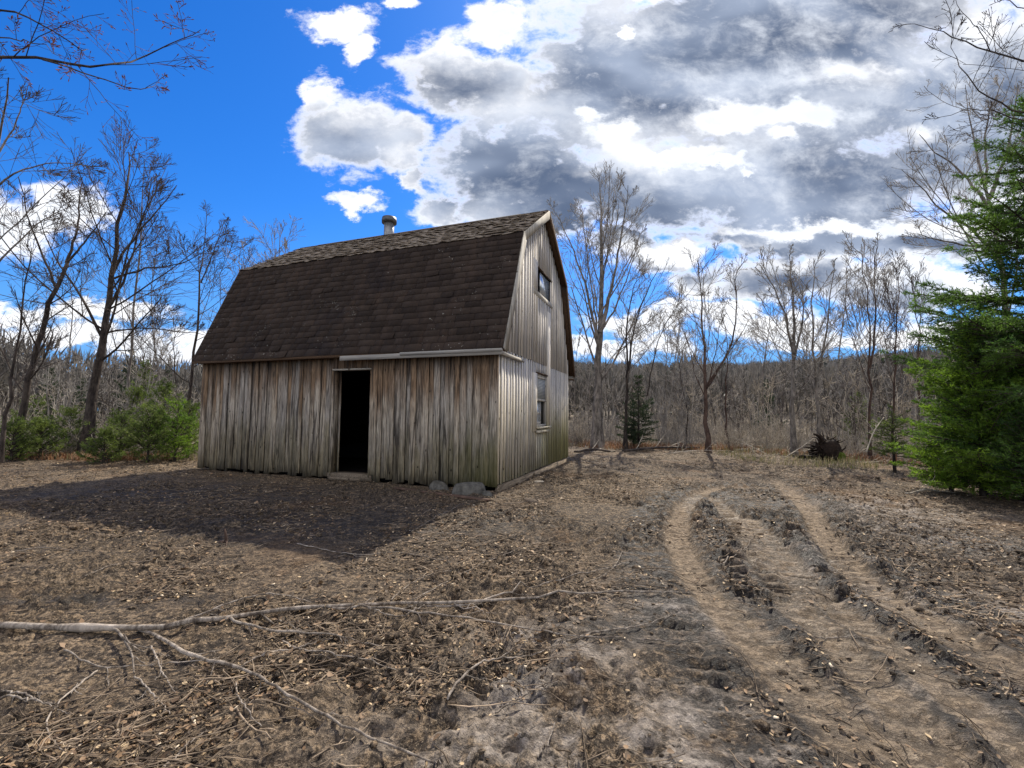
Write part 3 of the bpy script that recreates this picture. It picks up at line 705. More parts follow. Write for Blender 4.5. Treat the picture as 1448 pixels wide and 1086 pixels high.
# soffit under the gable overhang, darker timber, and eave box of the far side
for mir in (False, True):
    for p0, p1 in ((a0, a1), (a1, a2)):
        fn, L = slope(p0, p1, mir); mb = MB()
        v = [fn(x, s, h) for x in (.05, X1) for s in (.01, L-.02) for h in (-.10, -.072)]
        q = [(0,1,3,2),(4,6,7,5),(0,4,5,1),(2,3,7,6),(1,5,7,3),(0,2,6,4)]
        if mir: q = [f[::-1] for f in q]
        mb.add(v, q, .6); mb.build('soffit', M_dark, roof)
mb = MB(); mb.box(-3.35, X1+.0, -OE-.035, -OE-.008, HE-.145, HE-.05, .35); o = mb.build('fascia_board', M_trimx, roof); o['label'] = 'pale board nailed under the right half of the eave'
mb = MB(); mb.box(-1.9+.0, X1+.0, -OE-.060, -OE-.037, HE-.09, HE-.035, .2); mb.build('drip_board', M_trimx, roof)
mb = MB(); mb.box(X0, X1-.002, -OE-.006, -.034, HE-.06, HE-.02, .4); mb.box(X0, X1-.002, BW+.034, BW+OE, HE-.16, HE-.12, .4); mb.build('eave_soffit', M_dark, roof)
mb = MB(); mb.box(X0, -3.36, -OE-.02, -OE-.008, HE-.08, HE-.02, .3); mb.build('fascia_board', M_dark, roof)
# flue through the ridge
fl = empty('flue_pipe', (-4.58, BW/2+.12, 6.1)); fl.parent = barn
a = np.linspace(0, 1, 2)
mb = MB(); mb.tubes(np.array([[0, 0, 0], [0, 0, .35], [0, 0, .80]]), np.array([.145, .145, .145]), 20, cap=True); mb.build('pipe', M_metal, fl, smooth=False)
mb = MB(); mb.tubes(np.array([[0, 0, .74], [0, 0, .742], [0, 0, .82], [0, 0, .90], [0, 0, .915]]), np.array([.165, .21, .215, .20, .12]), 20, cap=True); mb.build('cap', M_capm, fl)
mb = MB(); mb.tubes(np.array([[0, 0, .14], [0, 0, .26], [0, 0, .34]]), np.array([.30, .22, .17]), 20); mb.build('flashing', M_capm, fl)
# ------------------------------------------------------------ bare trees
def nrm(v): return v/(np.linalg.norm(v, axis=-1, keepdims=True)+1e-9)
def curve(p0, d0, L, n, wander, up, r):
    """B polylines grown together"""
    B = len(L); P = np.zeros((B, n+1, 3)); P[:, 0] = p0; d = nrm(d0.copy())
    for k in range(n):
        P[:, k+1] = P[:, k] + d*(L/n)[:, None]
        d = nrm(d + r.normal(0, wander, (B, 3)) + np.array([0, 0, up]))
    return P
def children(par, c, t0, t1, ang, lenf, rf, n, wander, up, r, minr, az=None, taper=.35):
    P, R, L = par; B, m, _ = P.shape
    t = (np.arange(c)[None] + r.uniform(0, 1, (B, c)))/c; t = t0 + (t1-t0)*t
    f = t*(m-1); i = np.minimum(f.astype(int), m-2); fr_ = (f-i)[..., None]
    b = np.arange(B)[:, None]
    pos = P[b, i]*(1-fr_) + P[b, i+1]*fr_; tan = nrm(P[b, i+1]-P[b, i]); rad = R[b, i]*(1-fr_[..., 0]) + R[b, i+1]*fr_[..., 0]
    q = nrm(np.cross(tan, nrm(r.normal(0, 1, tan.shape)))); a = np.radians(r.normal(ang, ang*.22, t.shape))[..., None]
    d = nrm(tan*np.cos(a) + q*np.sin(a))
    Ln = L[:, None]*lenf*(1.12-.84*t)*r.uniform(.65, 1.25, t.shape)
    K = B*c; Ln = Ln.reshape(K); pos = pos.reshape(K, 3); d = d.reshape(K, 3)
    r0 = np.maximum(rad.reshape(K)*rf, minr)
    Q = curve(pos, d, Ln, n, wander, up, r)
    return Q, np.maximum(r0[:, None]*np.linspace(1, taper, n+1)[None], minr*.8), Ln
def smooth_line(pts, n):
    p = chaikin(np.array(pts, float), 3); s = np.concatenate([[0], np.cumsum(np.linalg.norm(np.diff(p, axis=0), axis=1))])
    t = np.linspace(0, s[-1], n); return np.stack([np.interp(t, s, p[:, k]) for k in range(3)], 1)
def bare_tree(seed, leaders, dens=(9, 7, 6, 4), minr=.007, bark=None, twig=None, lenf=(.44, .55, .52, .5), ang=(46, 38, 36, 36), up=.07, t0=.25, label='', parent=None, group=None, buds=False, budr=.005, name='bare_tree', cat='tree', base=None):
    """leaders: list of (points relative to the base, r0, r1)"""
    r = np.random.default_rng(seed); root = empty(name, base, 0, label, cat, group)
    minr = minr*.8; dens = (dens[0], dens[1]+1, dens[2]+1, 0) if seed < 200 and dens[3] else dens; lenf = (lenf[0], lenf[1], .62, .5) if seed < 200 else lenf
    tm = MB(); cm_ = MB(); lv = []
    for pts, r0, r1 in leaders:
        P = smooth_line(pts, 14); P[1:-1] += r.normal(0, .025*min(1, np.linalg.norm(P[-1]-P[0])/6), (12, 3))
        R = (r0 + (r1-r0)*np.linspace(0, 1, 14)**.7)*(.86 if seed < 200 else 1)
        if abs(P[0, 2]) < .3: R[0] *= 1.45; R[1] *= 1.08
        L = np.array([np.linalg.norm(np.diff(P, axis=0), axis=1).sum()])
        tm.tubes(P[None], R[None], 9, r.uniform(.3, .7)); lv.append((P[None], R[None], L))
    groups = []
    for g in lv:
        sc = max(2, int(round(dens[0]*min(1.3, g[2][0]/6)))) if not isinstance(dens[0], tuple) else dens[0]
        c1 = children(g, sc, t0, .98, ang[0], lenf[0], .36, 8, .065, up, r, minr*1.5); tm.tubes(c1[0], c1[1], 5, r.uniform(.2, .8, len(c1[2])))
        c2 = children(c1, dens[1], .15, .98, ang[1], lenf[1], .55, 6, .07, up, r, minr*1.1); cm_.tubes(c2[0], c2[1], 4, r.uniform(.2, .8, len(c2[2])))
        c3 = children(c2, dens[2], .15, 1, ang[2], lenf[2], .6, 5, .075, up*.8, r, minr); cm_.tubes(c3[0], c3[1], 3, r.uniform(0, 1, len(c3[2])))
        if dens[3]:
            c4 = children(c3, dens[3], .2, 1, ang[3], lenf[3], .7, 3, .08, up*.6, r, minr*.8); cm_.tubes(c4[0], c4[1], 3, r.uniform(0, 1, len(c4[2])))
            last = c4
        else: last = c3
        # leader tip fan
        if buds:
            br_ = max(.0035, min(.0075, budr)); tips = last[0][:, -1]; d = nrm(last[0][:, -1]-last[0][:, -2]); k = r.uniform(0, 1, len(tips)) < buds
            tips = tips[k]; d = d[k]; cm_.tubes(np.stack([tips-d*br_, tips+d*br_*2, tips+d*br_*5], 1), np.tile([br_*.5, br_, br_*.3], (len(tips), 1)), 4, 1.0)
    tm.build('trunk', bark or M_bark_grey, root, smooth=True)
    cm_.build('crown', twig or M_twig_grey, root)
    return root
def place(px, depth, sink=.05):
    """foot of a thing whose image column is px, at a distance"""
    x = at(px, 600, depth)[0]; return np.array([x, depth, float(height(np.array(x), np.array(float(depth)), False)) - sink])
def rim(px):
    for dep in np.arange(24, 5, -.1):
        if dep < float(edge_depth(at(px, 600, dep)[0])): return float(dep)
    return 6.0
def rel(base, depth, *pix, dz=0):
    return [at(px, py, depth + k*dz) - base for k, (px, py) in enumerate(pix)]
def tree_px(seed, basepx, depth, leaders, **kw):
    """leaders: (list of photo pixels up the stem, r0, r1); the first point of the first is the foot"""
    b = place(basepx, depth); out = []
    for k, (pix, r0, r1) in enumerate(leaders):
        r = np.random.default_rng(seed*10+k); dd = depth
        pts = [] if k else [np.zeros(3)]
        for j, q in enumerate(pix): pts.append(at(q[0], q[1], depth + (r.uniform(-.35, .35)*j*.5 if j else (0 if k else 0))) - b)
        out.append((pts, r0, r1))
    return bare_tree(seed, out, base=b, **kw)
# left side
tree_px(1, 124, 13.6, [([(126,590),(136,530),(147,480),(152,440),(160,380),(168,330),(178,280),(182,215)], .19, .015),
    ([(147,482),(128,440),(98,395),(70,350),(52,300)], .06, .010), ([(150,440),(175,400),(190,350),(205,300),(215,250)], .055, .010),
    ([(158,390),(180,345),(222,300),(250,262)], .06, .012), ([(153,470),(200,462),(262,470),(290,474)], .035, .010), ([(158,395),(205,378),(255,375),(300,350)], .04, .01)],
    dens=(10, 8, 6, 4), bark=M_bark_dark, twig=M_twig_dark, minr=.0075, label='big forked dark-barked bare tree left of the barn, burnt black at its foot', up=.07)
tree_px(2, 28, 12.5, [([(30,590),(42,530),(62,460),(78,410),(96,370)], .12, .05), ([(94,372),(108,330),(112,290),(116,250)], .05, .012), ([(80,408),(60,360),(40,310),(26,250)], .045, .012), ([(96,370),(130,330),(150,300)], .04, .012)],
    dens=(8, 7, 6, 4), bark=M_bark_dark, twig=M_twig_dark, minr=.007, label='bare tree leaning right near the left edge of the picture')
tree_px(3, 5, 11.5, [([(8,600),(18,520),(32,430),(45,350)], .07, .01)], dens=(9, 6, 5, 3), bark=M_bark_dark, twig=M_twig_dark, minr=.0065, label='slim bare tree at the left edge beside the leaning one')
tree_px(4, -60, 9.0, [([(-60,560),(-34,400),(-14,270),(2,180),(12,110)], .10, .012), ([(-34,400),(20,350),(60,310),(100,290)], .028, .006), ([(-14,270),(30,238),(90,228),(160,240)], .026, .005), ([(-5,220),(25,170),(40,120)], .026, .006)],
    dens=(9, 8, 6, 4), bark=M_bark_grey, twig=M_twig_dark, minr=.006, label='tall bare tree cut off by the left edge, its crown over the small clouds', buds=.25, budr=.006)
tree_px(5, 178, 16.5, [([(180,580),(184,500),(192,420),(198,350),(203,270),(205,225)], .085, .012)], dens=(12, 7, 5, 4), bark=M_bark_grey, twig=M_twig_dark, minr=.0085, label='straight slender bare tree just right of the big forked one')
tree_px(6, 262, 15.5, [([(264,580),(272,520),(278,460),(284,400),(288,350),(292,305)], .085, .012), ([(284,400),(305,350),(318,310)], .03, .01)], dens=(12, 7, 5, 4), bark=M_bark_dark, twig=M_twig_dark, minr=.008, label='bare tree standing next to the left end of the barn roof')
tree_px(7, 396, 21, [([(398,560),(396,480),(395,400),(396,325)], .09, .015), ([(396,470),(388,400),(385,360)], .04, .012), ([(396,470),(406,400),(409,345)], .04, .012)], dens=(12, 6, 5, 3), minr=.010, label='bare treetop showing above the left end of the roof ridge')
tree_px(8, 225, 21, [([(226,560),(220,500),(214,430),(218,370)], .06, .012)], dens=(12, 6, 5, 3), minr=.010, twig=M_twig_dark, label='thin far bare tree between the slender one and the barn-end one', ang=(35, 38, 38, 35))
tree_px(9, 90, 19, [([(92,580),(98,500),(104,440),(100,390)], .06, .012)], dens=(10, 6, 5, 3), minr=.009, label='thin grey bare tree showing behind the leaning one')
tree_px(32, 330, 22, [([(332,580),(335,480),(336,400),(340,350)], .06, .012)], dens=(10, 6, 5, 3), minr=.010, label='small bare treetop behind the sloping left edge of the barn roof')
# overhanging boughs, top left: a tree outside the frame with one long limb into it
bb = place(-330, 5.2)
tree_px(10, -330, 5.2, [([(-320,500),(-260,250),(-200,0),(-150,-200)], .13, .05), ([(-215,60),(-100,90),(0,82),(60,84),(110,96),(150,97),(200,83),(245,67),(284,42)], .032, .003),
    ([(-212,40),(-90,30),(-10,5),(30,20),(60,36),(90,52),(110,70),(125,70)], .024, .003), ([(60,84),(110,100),(165,118),(200,130),(226,116)], .013, .0025), ([(-150,80),(-40,60),(20,52),(60,62),(85,80)], .015, .003), ([(-205,10),(-80,-15),(40,-25),(80,10)], .02, .003)],
    dens=(9, 5, 4, 0), lenf=(.20, .5, .55, .5), ang=(42, 40, 38, 35), t0=.12, bark=M_bark_dark, twig=M_twig_red, minr=.0030, up=.02, buds=.9, budr=.0065, label='budding tree outside the top left corner, its reddish boughs reaching over')
# right side
tree_px(11, 845, 18.5, [([(845,590),(846,530),(848,480),(850,430),(853,370),(850,310),(848,262)], .27, .02), ([(847,500),(838,440),(822,380),(800,330),(786,300)], .10, .012), ([(848,470),(862,420),(874,360),(884,300),(888,262)], .12, .012),
    ([(849,470),(868,440),(890,385),(905,330)], .06, .012), ([(847,480),(835,400),(826,330),(822,290)], .06, .012), ([(850,430),(856,370),(866,310),(868,272)], .05, .012), ([(848,530),(870,500),(895,470),(905,440)], .03, .01)],
    dens=(9, 7, 6, 4), ang=(34, 38, 38, 36), minr=.009, label='tall full-crowned bare tree just right of the barn', up=.08, t0=.2)
tree_px(12, 884, 18, [([(885,600),(886,550),(890,500),(900,450),(915,410),(932,380)], .10, .014), ([(888,520),(884,460),(895,410),(905,380)], .06, .01), ([(915,560),(925,500),(940,460),(960,430),(985,400)], .035, .01)], dens=(9, 7, 5, 4), bark=M_bark_dark, minr=.009, label='crooked bare tree leaning right beside the small dark spruce')
tree_px(13, 1000, 16.7, [([(998,610),(996,575),(998,545),(996,500),(992,450),(990,400),(988,372)], .12, .012), ([(999,545),(1018,520),(1038,480),(1042,430),(1040,385),(1052,370)], .065, .01), ([(997,560),(1012,500),(1018,455)], .04, .01)], dens=(10, 7, 5, 4), ang=(42, 42, 40, 38), bark=M_bark_red, minr=.0085, label='reddish two-stemmed bare tree standing alone in the middle of the gap')
tree_px(14, 1028, 18, [([(1028,600),(1026,550),(1030,500),(1025,460)], .06, .012)], dens=(8, 6, 5, 3), bark=M_bark_red, minr=.0085, label='thin dark stem just right of the two-stemmed tree')
tree_px(15, 1122, 15.2, [([(1122,600),(1120,550),(1122,500),(1110,440),(1088,395),(1075,375)], .12, .012), ([(1122,500),(1124,440),(1118,390),(1116,360)], .07, .012), ([(1122,510),(1138,450),(1134,400)], .06, .012)], dens=(10, 7, 5, 4), ang=(36, 38, 38, 35), minr=.009, label='grey three-pronged bare tree left of the uprooted stump')
tree_px(16, 1158, 15.6, [([(1158,600),(1154,540),(1150,480),(1148,420),(1150,370)], .09, .012), ([(1155,540),(1168,480),(1172,430),(1180,380)], .06, .012)], dens=(10, 7, 5, 4), ang=(36, 38, 38, 35), minr=.009, twig=M_twig_grey, label='bare tree with two close upright stems behind the uprooted stump')
tree_px(17, 1228, 14.2, [([(1228,600),(1232,540),(1230,470),(1222,400),(1218,345)], .06, .010), ([(1230,520),(1240,450),(1236,390),(1240,350)], .045, .01)], dens=(12, 6, 5, 4), ang=(28, 32, 34, 34), up=.1, minr=.008, bark=M_bark_red, label='tall whippy bare tree, highest of the thin ones left of the big spruce')
tree_px(18, 1180, 21, [([(1180,600),(1182,540),(1190,470),(1198,400),(1196,370)], .07, .012)], dens=(12, 6, 5, 4), minr=.010, label='thin grey bare tree between the stump and the whippy trees')
tree_px(19, 1262, 14, [([(1262,600),(1264,520),(1268,440),(1272,385)], .045, .01)], dens=(13, 6, 5, 3), ang=(26, 30, 34, 34), up=.1, minr=.007, bark=M_bark_red, twig=M_twig_dark, label='thin dark whip tree closest on the left of the young spruce')
tree_px(20, 1300, 15, [([(1300,600),(1298,520),(1296,440),(1292,390)], .045, .01)], dens=(13, 6, 5, 3), ang=(26, 30, 34, 34), up=.1, minr=.007, bark=M_bark_red, twig=M_twig_dark, label='thin dark whip tree rising behind the young spruce')
tree_px(21, 1080, 24, [([(1080,600),(1078,540),(1085,480),(1090,430)], .07, .012)], dens=(12, 6, 5, 3), minr=.011, label='faint far bare tree left of the three-pronged one')
tree_px(22, 955, 25, [([(955,600),(953,540),(958,480),(960,440)], .07, .012)], dens=(12, 6, 5, 3), minr=.011, label='faint far bare tree left of the reddish two-stemmed tree')
tree_px(23, 1440, 10.5, [([(1440,560),(1420,400),(1400,280),(1375,200),(1365,120)], .13, .006), ([(1420,380),(1375,320),(1330,300),(1300,260),(1275,240)], .05, .007), ([(1405,300),(1350,230),(1320,215),(1300,190)], .05, .007), ([(1415,340),(1380,350),(1330,340),(1290,330)], .04, .007), ([(1400,280),(1430,200),(1440,120)], .06, .01), ([(1395,260),(1390,180),(1420,110)], .04, .01)],
    dens=(10, 7, 6, 4), ang=(42, 40, 40, 36), minr=.0065, bark=M_bark_grey, twig=M_twig_grey, label='spreading bare tree behind the big spruce at the right edge')
tree_px(24, 1620, 6.5, [([(1600,500),(1570,250),(1540,50),(1500,-150)], .14, .05), ([(1560,170),(1500,110),(1445,88),(1400,72),(1350,52),(1310,36),(1280,34)], .026, .003), ([(1560,200),(1500,170),(1448,160),(1400,140),(1370,112),(1345,70),(1350,20)], .02, .003), ([(1550,100),(1490,20),(1440,10),(1400,-10)], .025, .004), ([(1400,72),(1385,40),(1352,10),(1350,-10)], .009, .003), ([(1565,230),(1500,190),(1430,165),(1385,150),(1340,160),(1320,170)], .018, .003)],
    dens=(8, 5, 4, 0), lenf=(.24, .5, .55, .5), ang=(46, 42, 40, 35), t0=.15, bark=M_bark_dark, twig=M_twig_dark, minr=.0038, up=.02, buds=.4, budr=.006, label='bare tree outside the top right corner, its boughs reaching into the sky')
tree_px(25, 815, 22, [([(812,600),(812,540),(816,500),(820,470)], .05, .012)], dens=(10, 6, 5, 3), minr=.010, label='small bare tree tight against the far corner of the barn')

slim = [bare_tree(s_, [([(0, 0, 0), (.1, 0, 1.8), (rx_, 0, 3.8), (rx_*1.4, .1, h_)], .055, .012)], dens=(9, 6, 5, 3), minr=.010, bark=bk_, label='slim bare tree standing deep in the brush beyond the clearing', base=(0, 0, 0), ang=(34, 36, 36, 34)) for s_, rx_, h_, bk_ in ((60, .2, 5.6, M_bark_grey), (61, -.3, 6.4, M_bark_dark), (62, .4, 5.0, M_bark_grey))]
rsl = np.random.default_rng(77)
for k, px in enumerate([830, 862, 915, 942, 968, 1015, 1048, 1065, 1100, 1138, 1175, 1200, 1245, 1285, 60, 80, 140, 160, 205, 245]):
    o = slim[k] if k < 3 else dup_tree(slim[k % 3]); o.location = place(px + rsl.uniform(-6, 6), rsl.uniform(19, 30)); o.rotation_euler = (0, 0, rsl.uniform(0, 6.28)); s_ = rsl.uniform(.75, 1.15); o.scale = (s_, s_, s_)
    o['label'] = ('slim bare tree deep in the brush, right of the barn' if px > 500 else 'slim bare tree deep in the brush, left of the barn'); o['group'] = 'slim bare trees deep in the brush'
# ------------------------------------------------------------ spruces
def spruce(seed, base, H, Rm, name='spruce_tree', mat=None, label='', cat='tree', group=None, z0=.12, nb=110, dropy=-.12, nlen=.04, nw=.006, per=46, lean=(0, 0), dens=1.0, power=.85, side=None):
    r = np.random.default_rng(seed); root = empty(name, base, 0, label, cat, group)
    P = np.array([[lean[0]*t, lean[1]*t, H*t] for t in np.linspace(0, 1, 10)])
    tm = MB(); r0 = .014*H+.012
    tm.tubes(P[None], (r0*(1-np.linspace(0, 1, 10))+.006)[None], 8, .4)
    h = z0*H + (1-z0)*H*(np.sort(r.uniform(0, 1, nb))**1.0); az = np.arange(nb)*2.39996 + r.normal(0, .4, nb)
    tt = h/H; L = Rm*(1-tt)**power*r.uniform(.45, 1.2, nb)*(.55+.45*sstep(tt, z0, z0+.15)) + .06
    pos = np.stack([lean[0]*tt, lean[1]*tt, h], 1); el = dropy + tt*.75 + r.normal(0, .09, nb)
    d = np.stack([np.cos(az)*np.cos(el), np.sin(az)*np.cos(el), np.sin(el)], 1)
    Q = curve(pos, d, L, 7, .045, .035, r); R = np.maximum((.006+.009*L)[:, None]*np.linspace(1, .25, 8)[None], .003)
    tm.tubes(Q, R, 4, r.uniform(0, 1, nb))
    # branchlets spread mostly sideways in the bough's plane
    sp = []
    for i in range(nb):
        k = max(3, int(L[i]*15*dens)); t = np.sort(r.uniform(.12, 1, k)); f = t*7; j = np.minimum(f.astype(int), 6)
        p = Q[i, j]*(1-(f-j))[:, None] + Q[i, j+1]*(f-j)[:, None]; tg = nrm(Q[i, j+1]-Q[i, j])
        sd = nrm(np.cross(tg, [0, 0, 1]))*np.where(np.arange(k) % 2, 1, -1)[:, None]
        dd = nrm(tg*.75 + sd*.75 + np.array([0, 0, -.12]) + r.normal(0, .12, (k, 3))); bl = L[i]*.40*(1.12-t)*r.uniform(.6, 1.2, k) + .05
        sp.append((p, dd, bl)); sp.append((Q[i, -1:], nrm(Q[i, -1:]-Q[i, -2:-1]), np.array([.07])))
    p = np.concatenate([s_[0] for s_ in sp]); dd = np.concatenate([s_[1] for s_ in sp]); bl = np.concatenate([s_[2] for s_ in sp])
    S = curve(p, dd, bl, 4, .07, -.02, r); tm.tubes(S, np.maximum((bl*.018)[:, None]*np.linspace(1, .4, 5)[None], .0022), 3, .3)
    # second order sprays on long branchlets
    lines = [(S, bl)]
    c2 = children((S, np.full((len(S), 5), .004), bl), 4, .15, .9, 48, .45, .6, 3, .08, -.01, r, .0022); lines.append((c2[0], c2[2])); tm.tubes(c2[0], c2[1], 3, .3)
    lines.append((Q[:, 2:], L*.7))
    nm = MB()
    for (A, ln) in lines:
        cnt = np.maximum(2, (ln*per).astype(int)); idx = np.repeat(np.arange(len(A)), cnt); K = len(idx)
        t = r.uniform(0, 1, K); m = A.shape[1]-1; f = t*m; j = np.minimum(f.astype(int), m-1)
        p = A[idx, j]*(1-(f-j))[:, None] + A[idx, j+1]*(f-j)[:, None]; tg = nrm(A[idx, j+1]-A[idx, j])
        q = nrm(np.cross(tg, r.normal(0, 1, (K, 3)))); nd = nrm(tg*.75 + q*.8 + np.array([0, 0, .15])); ll = nlen*r.uniform(.7, 1.3, K)
        w_ = nrm(np.cross(nd, r.normal(0, 1, (K, 3))))*(nw*.5)
        v = np.stack([p-w_, p+w_, p+nd*ll[:, None]], 1).reshape(-1, 3)
        tint = np.repeat(np.clip(vnoise(p[:, 0]*3+50, p[:, 2]*3+50, seed)*.9 + r.uniform(-.15, .25, K), 0, 1), 3)
        nm.add(v, np.arange(3*K).reshape(-1, 3), tint)
    tm.build('trunk', M_bark_dark, root, smooth=True); nm.build('crown', mat or M_needle, root)
    return root
def gz(x, y, s=.04): return np.array([x, y, float(height(np.array(float(x)), np.array(float(y)), False))-s])
def px_base(px, py): g_ = gnd(px, py); return gz(g_[0], g_[1])
spruce(101, place(1492, 7.6), 7.2, 2.6, mat=M_needle, label='big dark green spruce filling the right edge of the picture', nb=200, per=62, nlen=.060, nw=.015, power=.62, dropy=-.14, z0=.035, dens=1.1)
spruce(102, place(1385, 7.9), 3.0, 1.35, mat=M_needle_y, label='bright yellow-green young spruce in front of the big one', nb=130, per=62, nlen=.056, nw=.015, power=.42, z0=.03, dropy=.0, dens=1.2)
spruce(103, place(1340, 8.3), 1.5, .75, mat=M_needle_y, label='small bright spruce low at the left foot of the young spruce', nb=60, per=60, nlen=.048, nw=.012, power=.6, z0=.08)
spruce(108, place(1446, 7.5), 2.3, 1.2, mat=M_needle_y, label='broad green young spruce at the right edge, under the big one', nb=90, per=60, nlen=.054, nw=.014, power=.45, z0=.04, dropy=.0)
spruce(104, place(1452, 6.9), 1.5, .7, mat=M_needle, label='slim young spruce in the shade at the right edge', nb=90, per=60, nlen=.05, nw=.012, power=.5, z0=.2)
spruce(105, place(1262, 11.2), 1.7, .75, mat=M_needle_o, label='pale olive fir seedling left of the spruces, near the brush', nb=44, per=40, nlen=.05, nw=.013, power=.6)
spruce(106, place(903, 18.2), 3.0, 1.0, mat=M_needle_d, label='small dark spruce by the edge of the clearing, right of the barn', nb=90, per=60, nlen=.055, nw=.014, power=.7, z0=.1)
spruce(107, place(896, 18.8), 1.9, .7, mat=M_needle_d, label='smaller dark spruce touching the left side of the small dark one', nb=50, per=50, nlen=.055, nw=.014, power=.7)
for k, (px, dep, H, R_, mt, lb) in enumerate([(250, 12.2, 1.55, 1.05, M_needle_y, 'bushy green fir closest to the left corner of the barn'),
        (212, 11.8, 1.35, 1.0, M_needle_o, 'low olive fir second from the barn corner'), (172, 12.6, 1.25, .95, M_needle_o, 'low spreading fir right of the big forked tree'),
        (230, 13.4, 2.2, 1.0, M_needle_o, 'taller fir rising behind the low firs by the barn'), (60, 12.6, 1.0, .9, M_needle_o, 'low green fir between the two leaning trees'),
        (20, 12.0, .95, .9, M_needle_o, 'low dark fir at the left edge of the picture'), (150, 11.9, .8, .7, M_needle_o, 'smallest fir at the foot of the big forked tree'),
        (268, 13.2, 1.5, .8, M_needle_o, 'fir half hidden by the left corner of the barn'), (100, 13.8, 1.3, .9, M_needle_o, 'ragged fir left of the big forked tree'), (192, 14.6, 2.0, .9, M_needle_o, 'upright olive fir between the slender tree and the low firs'), (45, 15, 1.7, .9, M_needle_o, 'ragged fir behind the leaning tree')]):
    spruce(120+k, place(px, dep), H, R_, mat=mt, label=lb, nb=44, per=34, nlen=.075, nw=.017, power=.5, z0=.05, dropy=.30, dens=.8)
for k, (px, dep, H, R_, mt, lb) in enumerate([(66, 24, 4.2, 1.1, M_needle_d, 'spire-shaped far conifer behind the leaning tree'), (112, 26, 3.9, 1.1, M_needle_d, 'far conifer just left of the big forked tree'),
        (200, 19, 3.6, 1.0, M_needle_o, 'olive conifer standing behind the slender bare tree'), (178, 23, 4.9, 1.0, M_needle_d, 'tallest conifer behind the low firs'), (378, 24, 9.2, 1.0, M_needle_d, 'lone conifer tip above the left end of the roof'),
        (1085, 27, 4.0, 1.2, M_needle_d, 'dark conifer deep in the brush left of the stump'), (1215, 20, 2.6, 1.0, M_needle_o, 'half-hidden olive conifer right of the stump'), (1380, 13, 4.0, 1.4, M_needle_d, 'dark conifer standing behind the young spruce'), (232, 28, 5.0, 1.2, M_needle_d, 'dusky conifer far behind the slender tree')]):
    spruce(140+k, place(px, dep), H, R_, mat=mt, label=lb, nb=64, per=26, nlen=.09, nw=.03, power=.8, z0=.1, dropy=0)

# ------------------------------------------------------------ saplings: one of a few kinds copied along the rim
def sapling(seed, H, stems, twig, name='bare_sapling', minr=.006, spread=.25):
    r = np.random.default_rng(seed); L_ = []
    for k in range(stems):
        a = r.uniform(0, 6.28); s_ = spread*r.uniform(.2, 1)
        L_.append(([(0.03*math.cos(a), .03*math.sin(a), 0), (s_*.4*H*math.cos(a), s_*.4*H*math.sin(a), H*.5), (s_*H*math.cos(a+.3), s_*H*math.sin(a+.3), H*r.uniform(.8, 1.1))], r.uniform(.5, 1)*.009*H, .006))
    return bare_tree(seed, L_, dens=(7, 5, 4, 0), minr=minr, bark=twig, twig=twig, ang=(40, 42, 40, 38), t0=.25, base=(0, 0, 0), name=name, label='leafless sapling standing among the brush', group=None, lenf=(.42, .5, .5, .4), up=.05)
protos = [sapling(201, 3.4, 2, M_twig_pale, minr=.008), sapling(202, 2.6, 3, M_twig_grey, minr=.007), sapling(203, 4.2, 2, M_twig_grey, minr=.008), sapling(204, 2.2, 4, M_twig_pale, minr=.007, spread=.5), sapling(205, 3.0, 2, M_twig_dark, minr=.0075)]
rs = np.random.default_rng(99); first = {}
SAP_L = {'right': ('leafless sapling in the brush beyond the clearing, right of the barn', 'bare saplings in the brush right of the barn'), 'left': ('leafless sapling in the brush beyond the clearing, left of the barn', 'bare saplings in the brush left of the barn')}
spots = []
for k in range(95):
    px = rs.uniform(800, 1330); dep = rim(px) + 1.0 + rs.exponential(4.0); spots.append((px, min(dep, 38), 'right'))
for k in range(60):
    px = rs.uniform(-20, 275); dep = rim(px) + .7 + rs.exponential(4.0); spots.append((px, min(dep, 34), 'left'))
for k, (px, dep, sd) in enumerate(spots):
    p = protos[k % 5]; o = p if k < 5 else dup_tree(p)
    b = place(px, dep); o.location = b; s_ = rs.uniform(.6, 1.25)*(.8 if sd == 'left' else 1)*(1.0 if dep < 22 else 1.25); o.scale = (s_, s_, s_); o.rotation_euler = (rs.normal(0, .06), rs.normal(0, .06), rs.uniform(0, 6.28))
    o['label'] = ('pale two-stemmed', 'grey three-stemmed', 'tall grey', 'low pale many-stemmed', 'dark two-stemmed')[k % 5] + ' ' + SAP_L[sd][0]; o['group'] = SAP_L[sd][1]

